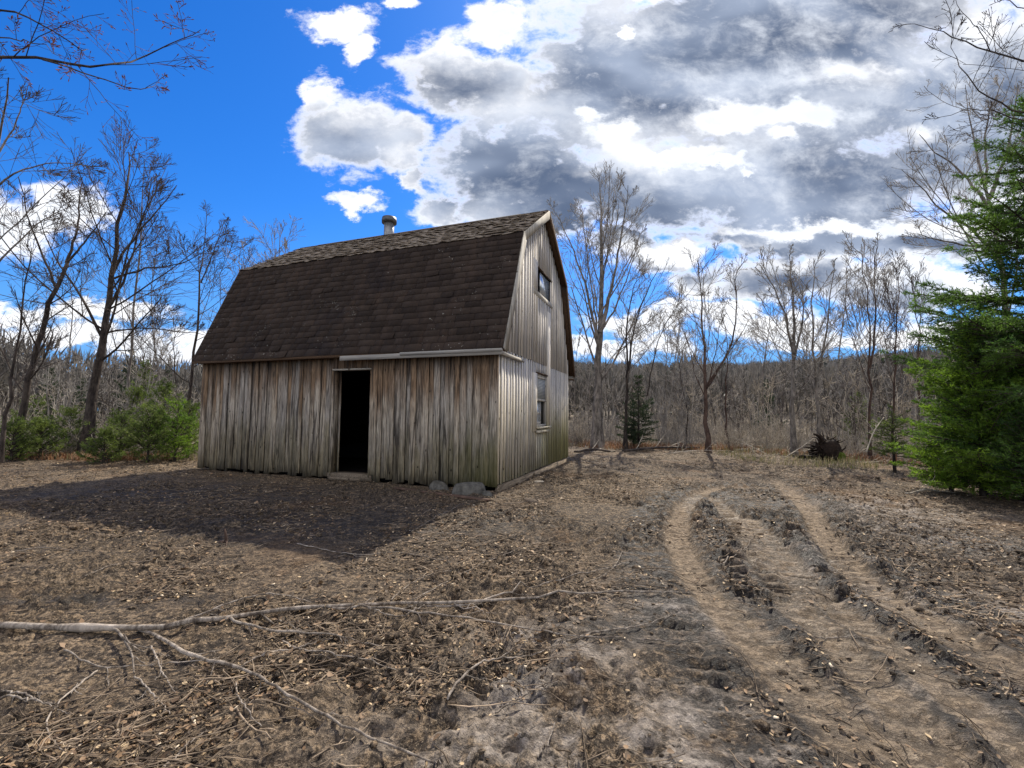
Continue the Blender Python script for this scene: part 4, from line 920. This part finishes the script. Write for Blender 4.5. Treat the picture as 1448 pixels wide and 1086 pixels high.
# ------------------------------------------------------------ brush, far wood, grass: nobody could count them
def merge_instances(variants, places, r):
    """variants: list of (V, F3/4 list, tint); places: (x,y,z,scale,rot,variant)"""
    mb = MB()
    for (x, y, z, s_, a, v_) in places:
        V, Fs, t = variants[v_]; ca, sa = math.cos(a)*s_, math.sin(a)*s_
        W_ = np.stack([V[:, 0]*ca - V[:, 1]*sa + x, V[:, 0]*sa + V[:, 1]*ca + y, V[:, 2]*s_ + z], 1)
        mb.v.append(W_); mb.t.append(np.clip(t + r.uniform(-.3, .3), 0, 1))
        for f in Fs: mb.f.append(f + mb.c)
        mb.c += len(W_)
    return mb
def shrub_variant(seed, H, stems, dens, minr, spread):
    r = np.random.default_rng(seed); a = r.uniform(0, 6.28, stems); el = r.uniform(spread[0], spread[1], stems)
    d = np.stack([np.cos(a)*np.cos(el), np.sin(a)*np.cos(el), np.sin(el)], 1); p = np.stack([r.normal(0, .15, stems), r.normal(0, .15, stems), np.zeros(stems)], 1)
    L = H*r.uniform(.6, 1.1, stems); Q = curve(p, d, L, 6, .10, .03, r); R = np.maximum(.011*np.linspace(1, .4, 7)[None]*np.ones((stems, 1)), minr)
    mb = MB(); mb.tubes(Q, R, 3, r.uniform(0, 1, stems))
    c1 = children((Q, R, L), dens[0], .15, 1, 45, .42, .7, 4, .14, .03, r, minr); mb.tubes(c1[0], c1[1], 3, r.uniform(0, 1, len(c1[2])))
    if dens[1]:
        c2 = children(c1, dens[1], .15, 1, 42, .5, .7, 3, .14, .02, r, minr); mb.tubes(c2[0], c2[1], 3, r.uniform(0, 1, len(c2[2])))
    return np.concatenate(mb.v), mb_f(mb), np.concatenate(mb.t)
def mb_f(mb):
    by = {}
    for f in mb.f: by.setdefault(f.shape[1], []).append(f)
    return [np.concatenate(q) for q in by.values()]
rb = np.random.default_rng(5)
near_v = [shrub_variant(300+k, rb.uniform(1.1, 2.3), 9, (6, 4), .0055, (.5, 1.5)) for k in range(7)]
pl = []
for k in range(450):
    if k % 7 < 3: px = rb.uniform(795, 1345); dep = rim(px) + .5 + rb.exponential(3.2)
    elif k % 7 < 5: px = rb.uniform(-60, 285); dep = rim(px) + .3 + rb.exponential(3.0)
    else:
        px = rb.uniform(-900, -40) if k % 7 == 5 else rb.uniform(1345, 2200); dep = rim(px) + .4 + rb.exponential(3.0)
    b = place(px, dep); pl.append((b[0], b[1], b[2], rb.uniform(.35, 0.85), rb.uniform(0, 6.28), rb.integers(7)))
half = pl[::2]; o = merge_instances(near_v, half, rb).build('brush_thicket', M_twig_pale); tag(o, 'pale tan leafless brush tangled along the rim of the clearing', 'brush', kind='stuff')
o = merge_instances(near_v, pl[1::2], rb).build('brush_thicket', M_twig_grey); tag(o, 'grey-brown leafless brush tangled behind the rim of the clearing', 'brush', kind='stuff')
mid_v = [shrub_variant(330+k, rb.uniform(1.5, 2.8), 6, (8, 5), .011, (.95, 1.5)) for k in range(6)]
pl = []
for k in range(260):
    dep = rb.uniform(24, 68); px = rb.uniform(-500, 330) if k % 5 < 2 else rb.uniform(790, 1700)
    b = place(px, dep); pl.append((b[0], b[1], b[2], rb.uniform(.7, 1.25), rb.uniform(0, 6.28), rb.integers(6)))
o = merge_instances(mid_v, pl, rb).build('young_wood', M_twig_grey); tag(o, 'grey leafless young wood massed between the clearing and the hill', 'wood', kind='stuff')
# far wooded hill: crowns as sprays of thin slivers, conifers as ragged cones
def crown_variant(seed, con):
    r = np.random.default_rng(seed)
    if con:
        K = 260; t = r.uniform(0, 1, K)**.8; z = 1.5+t*8; rr = (1-t)*1.7*r.uniform(.4, 1, K); a = r.uniform(0, 6.28, K)
        p = np.stack([rr*np.cos(a), rr*np.sin(a), z], 1); s_ = .55; v = p[:, None]+r.normal(0, 1, (K, 3, 3))*s_*np.array([.6, .6, .35])
    else:
        K = 210; u = nrm(r.normal(0, 1, (K, 3))); rad = r.uniform(.3, 1, K)**.5; p = u*rad[:, None]*np.array([2.3, 2.3, 3.2])+np.array([0, 0, 6.0])
        d = nrm(p-np.array([0, 0, 2.0])+r.normal(0, .8, (K, 3)))*1.5; w_ = nrm(np.cross(d, r.normal(0, 1, (K, 3))))*.10
        v = np.stack([p-w_, p+w_, p+d], 1)
    V = v.reshape(-1, 3); F = [np.arange(len(V)).reshape(-1, 3)]; tt = np.repeat(r.uniform(.1, .9, K), 3)
    mb = MB(); mb.add(V, F[0], tt); mb.tubes(np.array([[0, 0, 0], [0, 0, 4], [0, 0, 7.5]])[None], np.array([[.2, .15, .05]]), 4, .8 if not con else .2)
    return np.concatenate(mb.v), mb_f(mb), np.concatenate(mb.t)
def far_wood(name, mat, con, n, label, seed, rr_=(70, 290), scale=(.8, 1.25)):
    vs = [crown_variant(seed+k, con) for k in range(5)]; r = np.random.default_rng(seed); pl = []
    while len(pl) < n:
        R_ = math.sqrt(r.uniform(rr_[0]**2, rr_[1]**2)); a = math.radians(r.uniform(-72, 66))
        x, y = R_*math.sin(a), R_*math.cos(a)
        z = float(hill(np.array(x), np.array(y))); pl.append((x, y, z-.3, r.uniform(*scale), r.uniform(0, 6.28), r.integers(5)))
    o = merge_instances(vs, pl, r).build(name, mat); return tag(o, label, 'wood', kind='stuff')
far_wood('bare_hill_wood', M_fgrey, False, 4200, 'grey-brown leafless wood covering the far hillside', 400)
far_wood('conifer_hill_wood', M_fcon, True, 900, 'dark conifers scattered through the far hillside wood', 420, (90, 280))
far_wood('conifer_ridge', M_fcon, True, 800, 'dark conifers lining the crest of the far hill', 440, (246, 275), (.75, 1.35))

# grass and leaf fringe along the rim
def blades(name, mat, n, regions, hr, w_, label, cat, seed, lay=.5):
    r = np.random.default_rng(seed); X_, Y_ = [], []
    for (x0, x1, off0, off1, wt) in regions:
        k = int(n*wt); x = r.uniform(x0, x1, k); y = edge_depth(x) + r.uniform(off0, off1, k); X_.append(x); Y_.append(y)
    x = np.concatenate(X_); y = np.concatenate(Y_); k = fbm(x*1.1, y*1.1, 3, seed) + r.uniform(-.15, .15, len(x)) > .47
    x, y = x[k], y[k]; z = height(x, y, False); K = len(x); a = r.uniform(0, 6.28, K); H = r.uniform(*hr, K); ln = r.uniform(0, lay, K)*H
    w2 = np.stack([-np.sin(a), np.cos(a), 0*a], 1)*w_; p = np.stack([x, y, z-.02], 1); d1 = np.stack([np.cos(a)*ln*.3, np.sin(a)*ln*.3, H*.6], 1); d2 = np.stack([np.cos(a)*ln, np.sin(a)*ln, H*(1-.3*ln/H)], 1)
    V = np.stack([p-w2, p+w2, p+d1+w2*.7, p+d1-w2*.7, p+d2], 1).reshape(-1, 3); i = np.arange(K)*5
    mb = MB(); t = np.repeat(r.uniform(0, 1, K), 5); mb.add(V, np.stack([i, i+1, i+2, i+3], 1), t); mb.f.append(np.stack([i+3, i+2, i+4], 1))
    o = mb.build(name, mat); return tag(o, label, cat, kind='stuff')
blades('grass', M_grass, 15000, [(-20, -7, -.7, 2.5, .45), (2, 11, -.4, 2.5, .22), (7.2, 11, -4.5, 0, .2)], (.06, .30), .007, 'straw and green grass tufts along the rim of the clearing', 'grass', 61, .9)
blades('russet_weeds', M_redleaf, 9000, [(-20, -7, -.9, .3, .35), (2, 12, -.7, 1.5, .65)], (.05, .35), .012, 'russet dead weeds along the rim of the clearing', 'weeds', 62, 1.6)

# ------------------------------------------------------------ litter on the soil
def scatter(n, r, ymin=1.0, ymax=17, xr=1.25, dens_fn=None):
    y = ymin*(ymax/ymin)**r.uniform(0, 1, n); y = np.where(r.uniform(0, 1, n) < .35, r.uniform(ymin, ymax, n), y)
    x = r.uniform(-1, 1, n)*y*xr + r.uniform(-1, 1, n)
    lx = (x-C0[0])*XL[0] + (y-C0[1])*XL[1]; ly = (x-C0[0])*YL[0] + (y-C0[1])*YL[1]
    ok = ~((lx < .12) & (lx > -BL-.1) & (ly > -.08) & (ly < BW+.1)) & (y < edge_depth(x)+.5)
    tm_ = np.zeros(n)
    for line, wd in zip(tracks, tr_w):
        d, _ = pdist(x, y, line); tm_ = np.maximum(tm_, 1-sstep(d, wd, wd*1.6))
    ok &= r.uniform(0, 1, n) > tm_*.85
    ok &= r.uniform(0, 1, n) < (.03 + 1.3*sstep(fbm(x*1.1, y*1.1, 4, 17)*.6+fbm(x*.45, y*.45, 3, 57)*.4, .44, .56))*np.where(x > y*.28, .55, 1.0)
    return x[ok], y[ok]
rl = np.random.default_rng(31)
mb = MB()
for (n, lmin, lmax, rad, nseg) in ((20000, .02, .12, .0026, 3), (4200, .14, .50, .0030, 5)):
    x, y = scatter(n, rl); K = len(x); L = rl.uniform(lmin, lmax, K)*(1+.03*y); a = rl.uniform(0, math.pi, K)
    a = np.where(rl.uniform(0, 1, K) < .5, rl.normal(.15, .5, K), a); d = np.stack([np.cos(a), np.sin(a), rl.normal(.02, .12, K)], 1)
    Q = curve(np.stack([x, y, np.zeros(K)], 1), d, L, nseg, .22, 0, rl); hz = height(Q[..., 0], Q[..., 1])
    lift = rl.uniform(.0, .02, (K, 1)) + np.abs(Q[..., 2]-Q[:, :1, 2])*.35*rl.uniform(0, 1, (K, 1))
    Q[..., 2] = hz*.5 + hz.mean(1, keepdims=True)*.5 + lift + .004
    R = (rad*rl.uniform(.6, 1.5, K)*(1+.10*y))[:, None]*np.linspace(1, .5, nseg+1)[None]; mb.tubes(Q, R, 3, rl.uniform(0, 1, K)**1.3)
tag(mb.build('twig_litter', M_litter), 'dead twigs strewn thickly over the brown soil', 'twigs', kind='stuff')
def flakes(name, mat, n, s0, s1, label, cat, seed, chip):
    r = np.random.default_rng(seed); x, y = scatter(n, r, ymax=15); K = len(x); z = height(x, y) + .006
    s_ = r.uniform(s0, s1, K)*(1+.05*y); a = r.uniform(0, 6.28, K); asp = r.uniform(.25, .5, K) if chip else r.uniform(.35, .8, K)
    u = np.stack([np.cos(a), np.sin(a), r.normal(0, .25, K)], 1)*s_[:, None]; v = np.stack([-np.sin(a), np.cos(a), r.normal(0, .35, K)], 1)*(s_*asp)[:, None]
    p = np.stack([x, y, z], 1); up_ = np.array([0, 0, 1])*s_[:, None]
    if chip:
        V = np.stack([p-u-v, p+u-v*.6, p+u*.9+v*.7, p-u*.8+v], 1); V2 = V + up_[:, None]*.28; V = np.concatenate([V, V2], 1).reshape(-1, 3); i = np.arange(K)[:, None]*8
        F = np.concatenate([i+np.array([4,5,6,7]), i+np.array([0,1,5,4]), i+np.array([1,2,6,5]), i+np.array([2,3,7,6]), i+np.array([3,0,4,7])]); t = np.repeat(r.uniform(0, 1, K), 8)
    else:
        c = r.uniform(.1, .7, K)[:, None]
        V = np.stack([p-u, p-u*.3-v+up_*c*.5, p+u*.4-v*.8+up_*c*.4, p+u+up_*.2, p+u*.3+v*.9+up_*c*.6, p-u*.4+v*.8+up_*c*.5, p+up_*.02], 1).reshape(-1, 3); i = np.arange(K)[:, None]*7
        F = np.concatenate([i+np.array([0,1,6]), i+np.array([1,2,6]), i+np.array([2,3,6]), i+np.array([3,4,6]), i+np.array([4,5,6]), i+np.array([5,0,6])]); t = np.repeat(r.uniform(0, 1, K)**1.2, 7)
    m_ = MB(); m_.add(V, F, t); return tag(m_.build(name, mat), label, cat, kind='stuff')
flakes('leaf_litter', M_dryleaf, 22000, .005, .015, 'dry tan leaves scattered over the soil', 'leaves', 71, False)
flakes('leaf_mould', M_mould, 30000, .006, .020, 'matted brown leaves trodden into the soil', 'leaves', 75, False)
flakes('wood_chips', M_chip, 5000, .004, .012, 'small pale wood chips scattered over the soil', 'wood chips', 72, True)
# clods
r = np.random.default_rng(8); x, y = scatter(52000, r, ymax=12, xr=1.1); K = len(x); z = height(x, y); ico = None
import bmesh
bm = bmesh.new(); bmesh.ops.create_icosphere(bm, subdivisions=1, radius=1); iv = np.array([v.co[:] for v in bm.verts]); fi = np.array([[v.index for v in f.verts] for f in bm.faces]); bm.free()
s_ = r.lognormal(-5.0, .55, K)*(1+.05*y); V = iv[None]*r.uniform(.65, 1.25, (K, len(iv), 1))*s_[:, None, None]*np.array([1.2, 1, .7]) + np.stack([x, y, z], 1)[:, None]
mb = MB(); mb.add(V.reshape(-1, 3), (fi[None]+np.arange(K)[:, None, None]*len(iv)).reshape(-1, 3), .5)
clods = mb.build('soil_clods', M_ground); tag(clods, 'loose crumbs and clods of dark soil lying over the ground', 'soil', kind='stuff')

# ------------------------------------------------------------ fallen branches, one by one
def spot(px, py, up_=0.0):
    g_ = gnd(px, py)
    for _ in range(4): g_ = gnd(px, py, float(height(np.array(g_[0]), np.array(g_[1]), False)) + up_)
    return g_
def on_ground(pix, n, lift=.02, arch=0.0):
    P = smooth_line([np.append(spot(px, py, lift)[:2], 0) for px, py in pix], n); z = height(P[:, 0], P[:, 1], True)
    zs = np.convolve(np.pad(z, 4, 'edge'), np.ones(9)/9, 'valid'); zs = np.maximum(zs, z-.01)
    P[:, 2] = zs + lift + arch*np.sin(np.linspace(0, math.pi, n)); return P
def fallen(name, label, stems, twigs=None, mat=None, seed=0, cat='branch', group=None, tw=(5, .35), arch=.02):
    """stems: (pixels, r0, r1). First is the thing's own limb; the others its side limbs"""
    r = np.random.default_rng(seed); b = gnd(*stems[0][0][0]); root = empty(name, (b[0], b[1], float(height(np.array(b[0]), np.array(b[1])))), 0, label, cat, group)
    off = np.array(root.location)
    for k, (pix, r0, r1) in enumerate(stems):
        n = 30; P = on_ground(pix, n, r0*.9+.006, arch if k else arch*.5); P[1:-1] += r.normal(0, .0025, (n-2, 3)); R = np.linspace(r0, r1, n)*(1+r.normal(0, .05, n))
        for q in r.integers(2, n-2, 3): R[q] *= 1.22
        mb = MB(); mb.tubes((P-off)[None], R[None], 8, .6, cap=True); mb.build('limb' if k == 0 else 'side_limb', mat or M_stick, root, smooth=True)
        if tw[0]:
            L = np.array([np.linalg.norm(np.diff(P, axis=0), axis=1).sum()]); c1 = children((P[None], R[None], L), tw[0], .15, 1, 42, tw[1]*.6, .5, 8, .085, 0, r, .0022)
            c2 = children(c1, 3, .2, 1, 38, .45, .7, 6, .10, 0, r, .0016)
            nb_ = len(c1[0])
            for q in range(nb_):
                tb = MB()
                for c, per_ in ((c1, 1), (c2, 3)):
                    s0_ = slice(q*per_, (q+1)*per_); Q = c[0][s0_].copy(); z0_ = Q[:, :1, 2]; g_ = height(Q[..., 0], Q[..., 1])
                    if per_ == 1: Q[..., 2] = np.maximum(g_+.006, z0_ + (Q[..., 2]-z0_)*.45 - np.linspace(0, .03, Q.shape[1])[None]); keep = Q
                    else: Q[..., 2] = np.maximum(g_+.005, z0_ + (Q[..., 2]-z0_)*.3 - np.linspace(0, .03, Q.shape[1])[None])
                    tb.tubes(Q-off, c[1][s0_], 5, r.uniform(.2, .9, len(Q)))
                tb.build('twig', mat or M_stick, root, smooth=True)
    return root
fallen('fallen_branch', 'longest fallen branch, lying right across the foreground from the left edge', [([(-60,889),(20,888),(100,888),(180,892),(250,890),(300,882),(350,871),(420,864),(520,857),(640,856),(740,848),(840,840),(935,836)], .0215, .0055),
    ([(196,890),(225,900),(262,930),(300,940),(345,952),(400,985),(480,1035),(560,1062),(612,1080)], .0105, .004),
    ([(310,880),(360,893),(430,902),(500,906),(560,915)], .009, .003), ([(470,864),(560,870),(650,877),(720,890),(800,905),(880,903)], .009, .003),
    ([(230,888),(290,872),(345,856),(400,845),(440,852)], .008, .003), ([(590,858),(650,862),(720,840),(790,825),(860,806),(900,790)], .008, .003), ([(600,862),(560,880),(520,868)], .006, .003), ([(338,946),(375,930),(420,918),(470,905)], .006, .0025)], seed=1, tw=(6, .22))
SHORT = [([(583,853),(620,830),(690,795),(760,768)], 'thin branch slanting up from the long one below the shadow tip'), ([(582,752),(612,735),(650,715),(676,706)], 'pale stick along the shadow edge toward the barn corner'),
    ([(590,752),(640,756),(700,758)], 'short pale stick touching the edge of the barn shadow'), ([(553,850),(565,835),(600,815),(640,808)], 'curved twig just above the middle of the long branch'),
    ([(632,1000),(650,975),(680,950),(710,938),(760,925),(800,912)], 'dark branch curving over the grey mud patch'), ([(800,905),(850,895),(905,888),(960,870)], 'thin branch ending by the dark mud right of centre'),
    ([(90,920),(115,935),(138,948),(190,943),(265,938),(320,936)], 'forked thin stick below the left part of the long branch'), ([(138,948),(110,970),(82,998),(62,1025),(75,1052),(95,1066)], 'bent pale stick running down near the left corner'),
    ([(0,995),(40,1000),(80,998)], 'short stick at the left edge low down'), ([(213,915),(222,935),(236,965),(248,982)], 'twig hanging off the forked side limb'), ([(190,958),(215,985),(240,1012)], 'straight stick below the forked thin stick'),
    ([(330,958),(338,990),(352,1015),(370,1030)], 'short curved stick between the two lower limbs'), ([(400,905),(440,925),(490,940),(560,950)], 'thin stick under the middle of the long branch'),
    ([(0,985),(100,1010)], 'faint stick low on the left'), ([(232,1086),(262,1058),(292,1030)], 'pale straight stick at the bottom left'), ([(420,770),(500,790),(560,780),(640,795)], 'thin stick left of the shadow tip'),
    ([(700,1000),(740,985),(790,975)], 'small stick on the grey mud patch'), ([(760,1078),(775,1050),(785,1030)], 'short upright stick on the grey mud at the bottom'), ([(880,780),(872,800),(850,820),(820,830)], 'pale twig rising at the right end of the long branch'),
    ([(860,835),(920,840),(985,838)], 'stick parallel to the tip of the long branch'), ([(900,905),(960,912),(1000,905)], 'stick lying at the border of the dark mud'), ([(830,770),(880,752),(915,735)], 'thin branch in the churned soil left of the ruts'),
    ([(700,712),(740,712),(790,700),(800,690)], 'curved stick beside the foundation beam of the barn'), ([(1280,850),(1310,838),(1345,845)], 'stick beside the right-hand rut'), ([(1150,905),(1190,900),(1250,905)], 'stick lying across the middle rut'),
    ([(120,820),(170,800),(230,792)], 'thin stick in the leaves left of the middle'), ([(20,780),(80,775),(130,782)], 'thin dark stick near the left edge'), ([(240,700),(300,694),(350,690)], 'grey stick in the barn shadow at the left'), ([(1020,800),(1050,780),(1068,752)], 'short stick between the two left ruts')]
for k, (pix, lb) in enumerate(SHORT):
    fallen('fallen_stick', lb, [(pix, .0046 if k not in (4, 5) else .007, .002)], seed=50+k, tw=(3, .3), cat='stick', group='loose sticks lying on the soil', arch=.015)
# brush pile of thrown branches at the far rim
PILE = [([(940,642),(985,636),(1040,638)], 'pale thrown branch at the far rim below the two-stemmed tree'), ([(1040,620),(1070,635),(1100,650)], 'pale branch slanting down left of the stump'), ([(1105,650),(1140,628),(1150,620)], 'pale branch leaning up beside the stump'),
    ([(880,638),(930,632),(990,633)], 'thin log at the far rim right of the dark spruce'), ([(1040,640),(1080,642),(1125,638)], 'weathered log left of the uprooted stump'), ([(1200,650),(1230,630),(1265,612)], 'pale branch leaning right of the stump'), ([(1205,655),(1250,652),(1290,662)], 'grey branch lying right of the stump'),
    ([(812,640),(840,634),(870,640)], 'dark log behind the far corner of the barn'), ([(1225,640),(1235,610),(1250,590)], 'pale crooked branch upright in the brush right of the stump'), ([(1280,700),(1310,690),(1345,700)], 'pale branch on the ground under the young spruce')]
def thrown(k, pix, lb):
    r = np.random.default_rng(800+k); g0 = gnd(pix[0][0], max(pix[0][1], 634)); dep = g0[1]
    if pix[0][1] < 636 or pix[-1][1] < 630: dep = min(dep, gnd(pix[0][0], max(p[1] for p in pix))[1] if max(p[1] for p in pix) > 632 else dep)
    dep = min(dep, float(edge_depth(g0[0]))+.3)
    P = smooth_line([at(px, py, dep+.15*i) for i, (px, py) in enumerate(pix)], 10); g_ = height(P[:, 0], P[:, 1]); P[:, 2] = np.maximum(P[:, 2], g_+.02)
    root = empty('fallen_branch', (P[0, 0], P[0, 1], float(g_[0])), 0, lb, 'branch', 'branches thrown along the far rim'); off = np.array(root.location); log = 'log' in lb
    R = np.linspace(.05 if log else .015, .035 if log else .007, 10); mb = MB(); mb.tubes((P-off)[None], R[None], 7, .8, cap=True); mb.build('limb', M_twig_pale if not 'dark' in lb else M_bark_dark, root, smooth=True)
    L = np.array([np.linalg.norm(np.diff(P, axis=0), axis=1).sum()]); c1 = children((P[None], R[None], L), 7, .1, 1, 45, .4, .4, 5, .15, .02, r, .006); c2 = children(c1, 3, .2, 1, 40, .5, .7, 4, .15, 0, r, .005)
    mb = MB(); mb.tubes(c1[0]-off, c1[1], 4, .7); mb.tubes(c2[0]-off, c2[1], 3, .7); mb.build('twigs', M_twig_pale, root)
for k, (pix, lb) in enumerate(PILE): thrown(k, pix, lb)

# ------------------------------------------------------------ uprooted stump, rocks, board, little stub
def rock(name, loc, size, seed, label, mat=None, cat='rock', sub=3, crack=True, amp=.22):
    bm = bmesh.new(); bmesh.ops.create_icosphere(bm, subdivisions=sub, radius=1); V = np.array([v.co[:] for v in bm.verts]); F = np.array([[v.index for v in f.verts] for f in bm.faces]); bm.free()
    n = fbm(V[:, 0]*1.6+seed, V[:, 1]*1.6+V[:, 2]*1.3, 4, seed); V = V*(1+amp*(n-.5)*2)[:, None]
    if amp > .5: V = V*(1+.5*(np.abs(fbm(V[:, 0]*5+seed, V[:, 2]*5+V[:, 1]*3, 3, seed+3)*2-1)-.3))[:, None]
    V[:, 2] = np.where(V[:, 2] > .62, .62+(V[:, 2]-.62)*.4, V[:, 2])
    if crack:
        d = V @ np.array([.55, .25, -.8]); V *= (1-.07*np.exp(-((d-.05)/.045)**2))[:, None]
    V = V*np.array(size); mb = MB(); mb.add(V, F, .5); o = mb.build(name, mat or M_rock, smooth=True); o.location = loc; o.rotation_euler = (0, 0, seed*.7); return tag(o, label, cat)
g_ = gnd(621, 692); rock('boulder', gz(g_[0]+.0, g_[1], .0), (.27, .15, .19), 3, 'lower flat-topped grey boulder against the shaded barn wall')
g_ = gnd(662, 700); rock('boulder', gz(g_[0], g_[1], .0), (.31, .17, .29), 5, 'larger cracked grey boulder nearest the barn corner')
g_ = gnd(687, 701); rock('stone', gz(g_[0]+.02, g_[1]-.02, 0), (.10, .08, .12), 9, 'small stone wedged between the large boulder and the barn corner', sub=2)
g_ = gnd(750, 708); rock('stone', gz(g_[0], g_[1], .0), (.20, .08, .06), 12, 'brown stone in the sunlit soil by the foundation beam', simple('brown_stone', (.12, .09, .065), .9, 0, .2, 9, .5, .8), sub=2)
g_ = gnd(762, 682); rock('stone', gz(g_[0], g_[1], -.01), (.11, .06, .035), 14, 'pale flat stone in the soil beside the gable wall', simple('pale_stone', (.42, .36, .28), .9, 0, .2, 9, .3, .5), sub=2, crack=False)
a_ = gnd(560, 692); b_ = gnd(690, 710); mid_ = (a_+b_)/2; dd_ = b_-a_; L_ = np.hypot(dd_[0], dd_[1]); u_ = dd_/L_
mb = MB(); mb.obox((0, 0, 0), u_*L_, np.array([-u_[1], u_[0], 0])*.13, (0, 0, .028), .3); o = mb.build('plank', simple('reddish_old_plank', (.10, .062, .045), .9, 0, .2, 12, .4, .4)); o.location = (mid_[0], mid_[1], float(height(np.array(mid_[0]), np.array(mid_[1])))+.035); tag(o, 'reddish old plank lying in front of the two boulders', 'plank')
a_ = gnd(478, 680); mb = MB(); mb.obox((0, 0, 0), XL*.75, YL*.2, (0, 0, .05), .4); o = mb.build('doorstep', M_greyx); o.location = (a_[0]+.15, a_[1]+.08, float(height(np.array(a_[0]), np.array(a_[1])))+.03); tag(o, 'low worn timber step below the open doorway', 'step')
# stump: a tipped root plate with dark roots
sb = at(1168, 650, 14.0); sb = gz(sb[0], sb[1], .05); st = empty('uprooted_stump', sb, 0, 'dark uprooted stump with ragged roots at the far rim', 'stump')
def lump(name, size, loc, seed, mat, par, amp=.45):
    o = rock(name, loc, size, seed, None, mat, None, 3, False, amp); o.parent = par
    for k in ('label', 'category'):
        if k in o: del o[k]
    return o
lump('root_plate', (.40, .26, .46), (.0, 0, .34), 21, M_root, st, .8); lump('moss_patch', (.26, .16, .20), (.22, -.22, .20), 23, M_moss, st, .3); lump('butt', (.42, .16, .13), (-.45, .05, .12), 27, M_root, st, .7)
r = np.random.default_rng(44); K = 18; a = r.uniform(-.3, 3.5, K); d = np.stack([np.cos(a)*.9, r.normal(0, .5, K), np.sin(a)*.8+.1], 1); Q = curve(np.tile([0.02, 0, .32], (K, 1))+r.normal(0, .12, (K, 3)), d, r.uniform(.3, .62, K), 6, .3, -.02, r)
K2 = 60; u2 = nrm(r.normal(0, 1, (K2, 3))*np.array([1, .6, 1])+np.array([0, 0, .25])); Q2 = curve(np.array([0, 0, .34])+u2*np.array([.30, .2, .34]), u2+r.normal(0, .35, (K2, 3)), r.uniform(.12, .36, K2), 4, .3, 0, r)
mb = MB(); mb.tubes(Q2, np.linspace(.028, .006, 5)[None]*np.ones((K2, 1)), 4, .3); mb.tubes(Q, np.linspace(.06, .010, 7)[None]*np.ones((K, 1)), 5, .3); mb.build('roots', M_root, st, smooth=True)
Q = np.array([[-.02, 0, .4], [-.12, .0, .80], [-.36, 0, .88]]); mb = MB(); mb.tubes(smooth_line(Q, 8)[None], np.linspace(.11, .03, 8)[None], 6, .3); mb.build('snag', M_root, st, smooth=True)
g_ = gnd(318, 772); sp_ = empty('stub', (g_[0], g_[1], float(height(np.array(g_[0]), np.array(g_[1])))-.01), 0, 'small dark stub poking up from the soil below the barn shadow', 'stub')
mb = MB(); mb.tubes(np.array([[[0, 0, 0], [.01, 0, .04], [.0, 0, .10], [-.012, 0, .15]]]), np.array([[.026, .016, .012, .009]]), 7, .3, cap=True); mb.build('stem', M_bark_red, sp_, smooth=True)
mb = MB(); mb.tubes(np.array([[[0, 0, .02], [.04, -.03, .03], [.07, -.1, .0]], [[0, 0, .015], [-.05, .0, .02], [-.09, -.03, .0]]]), np.array([[.012, .009, .004]]*2), 5, .3); mb.build('root', M_bark_red, sp_, smooth=True)
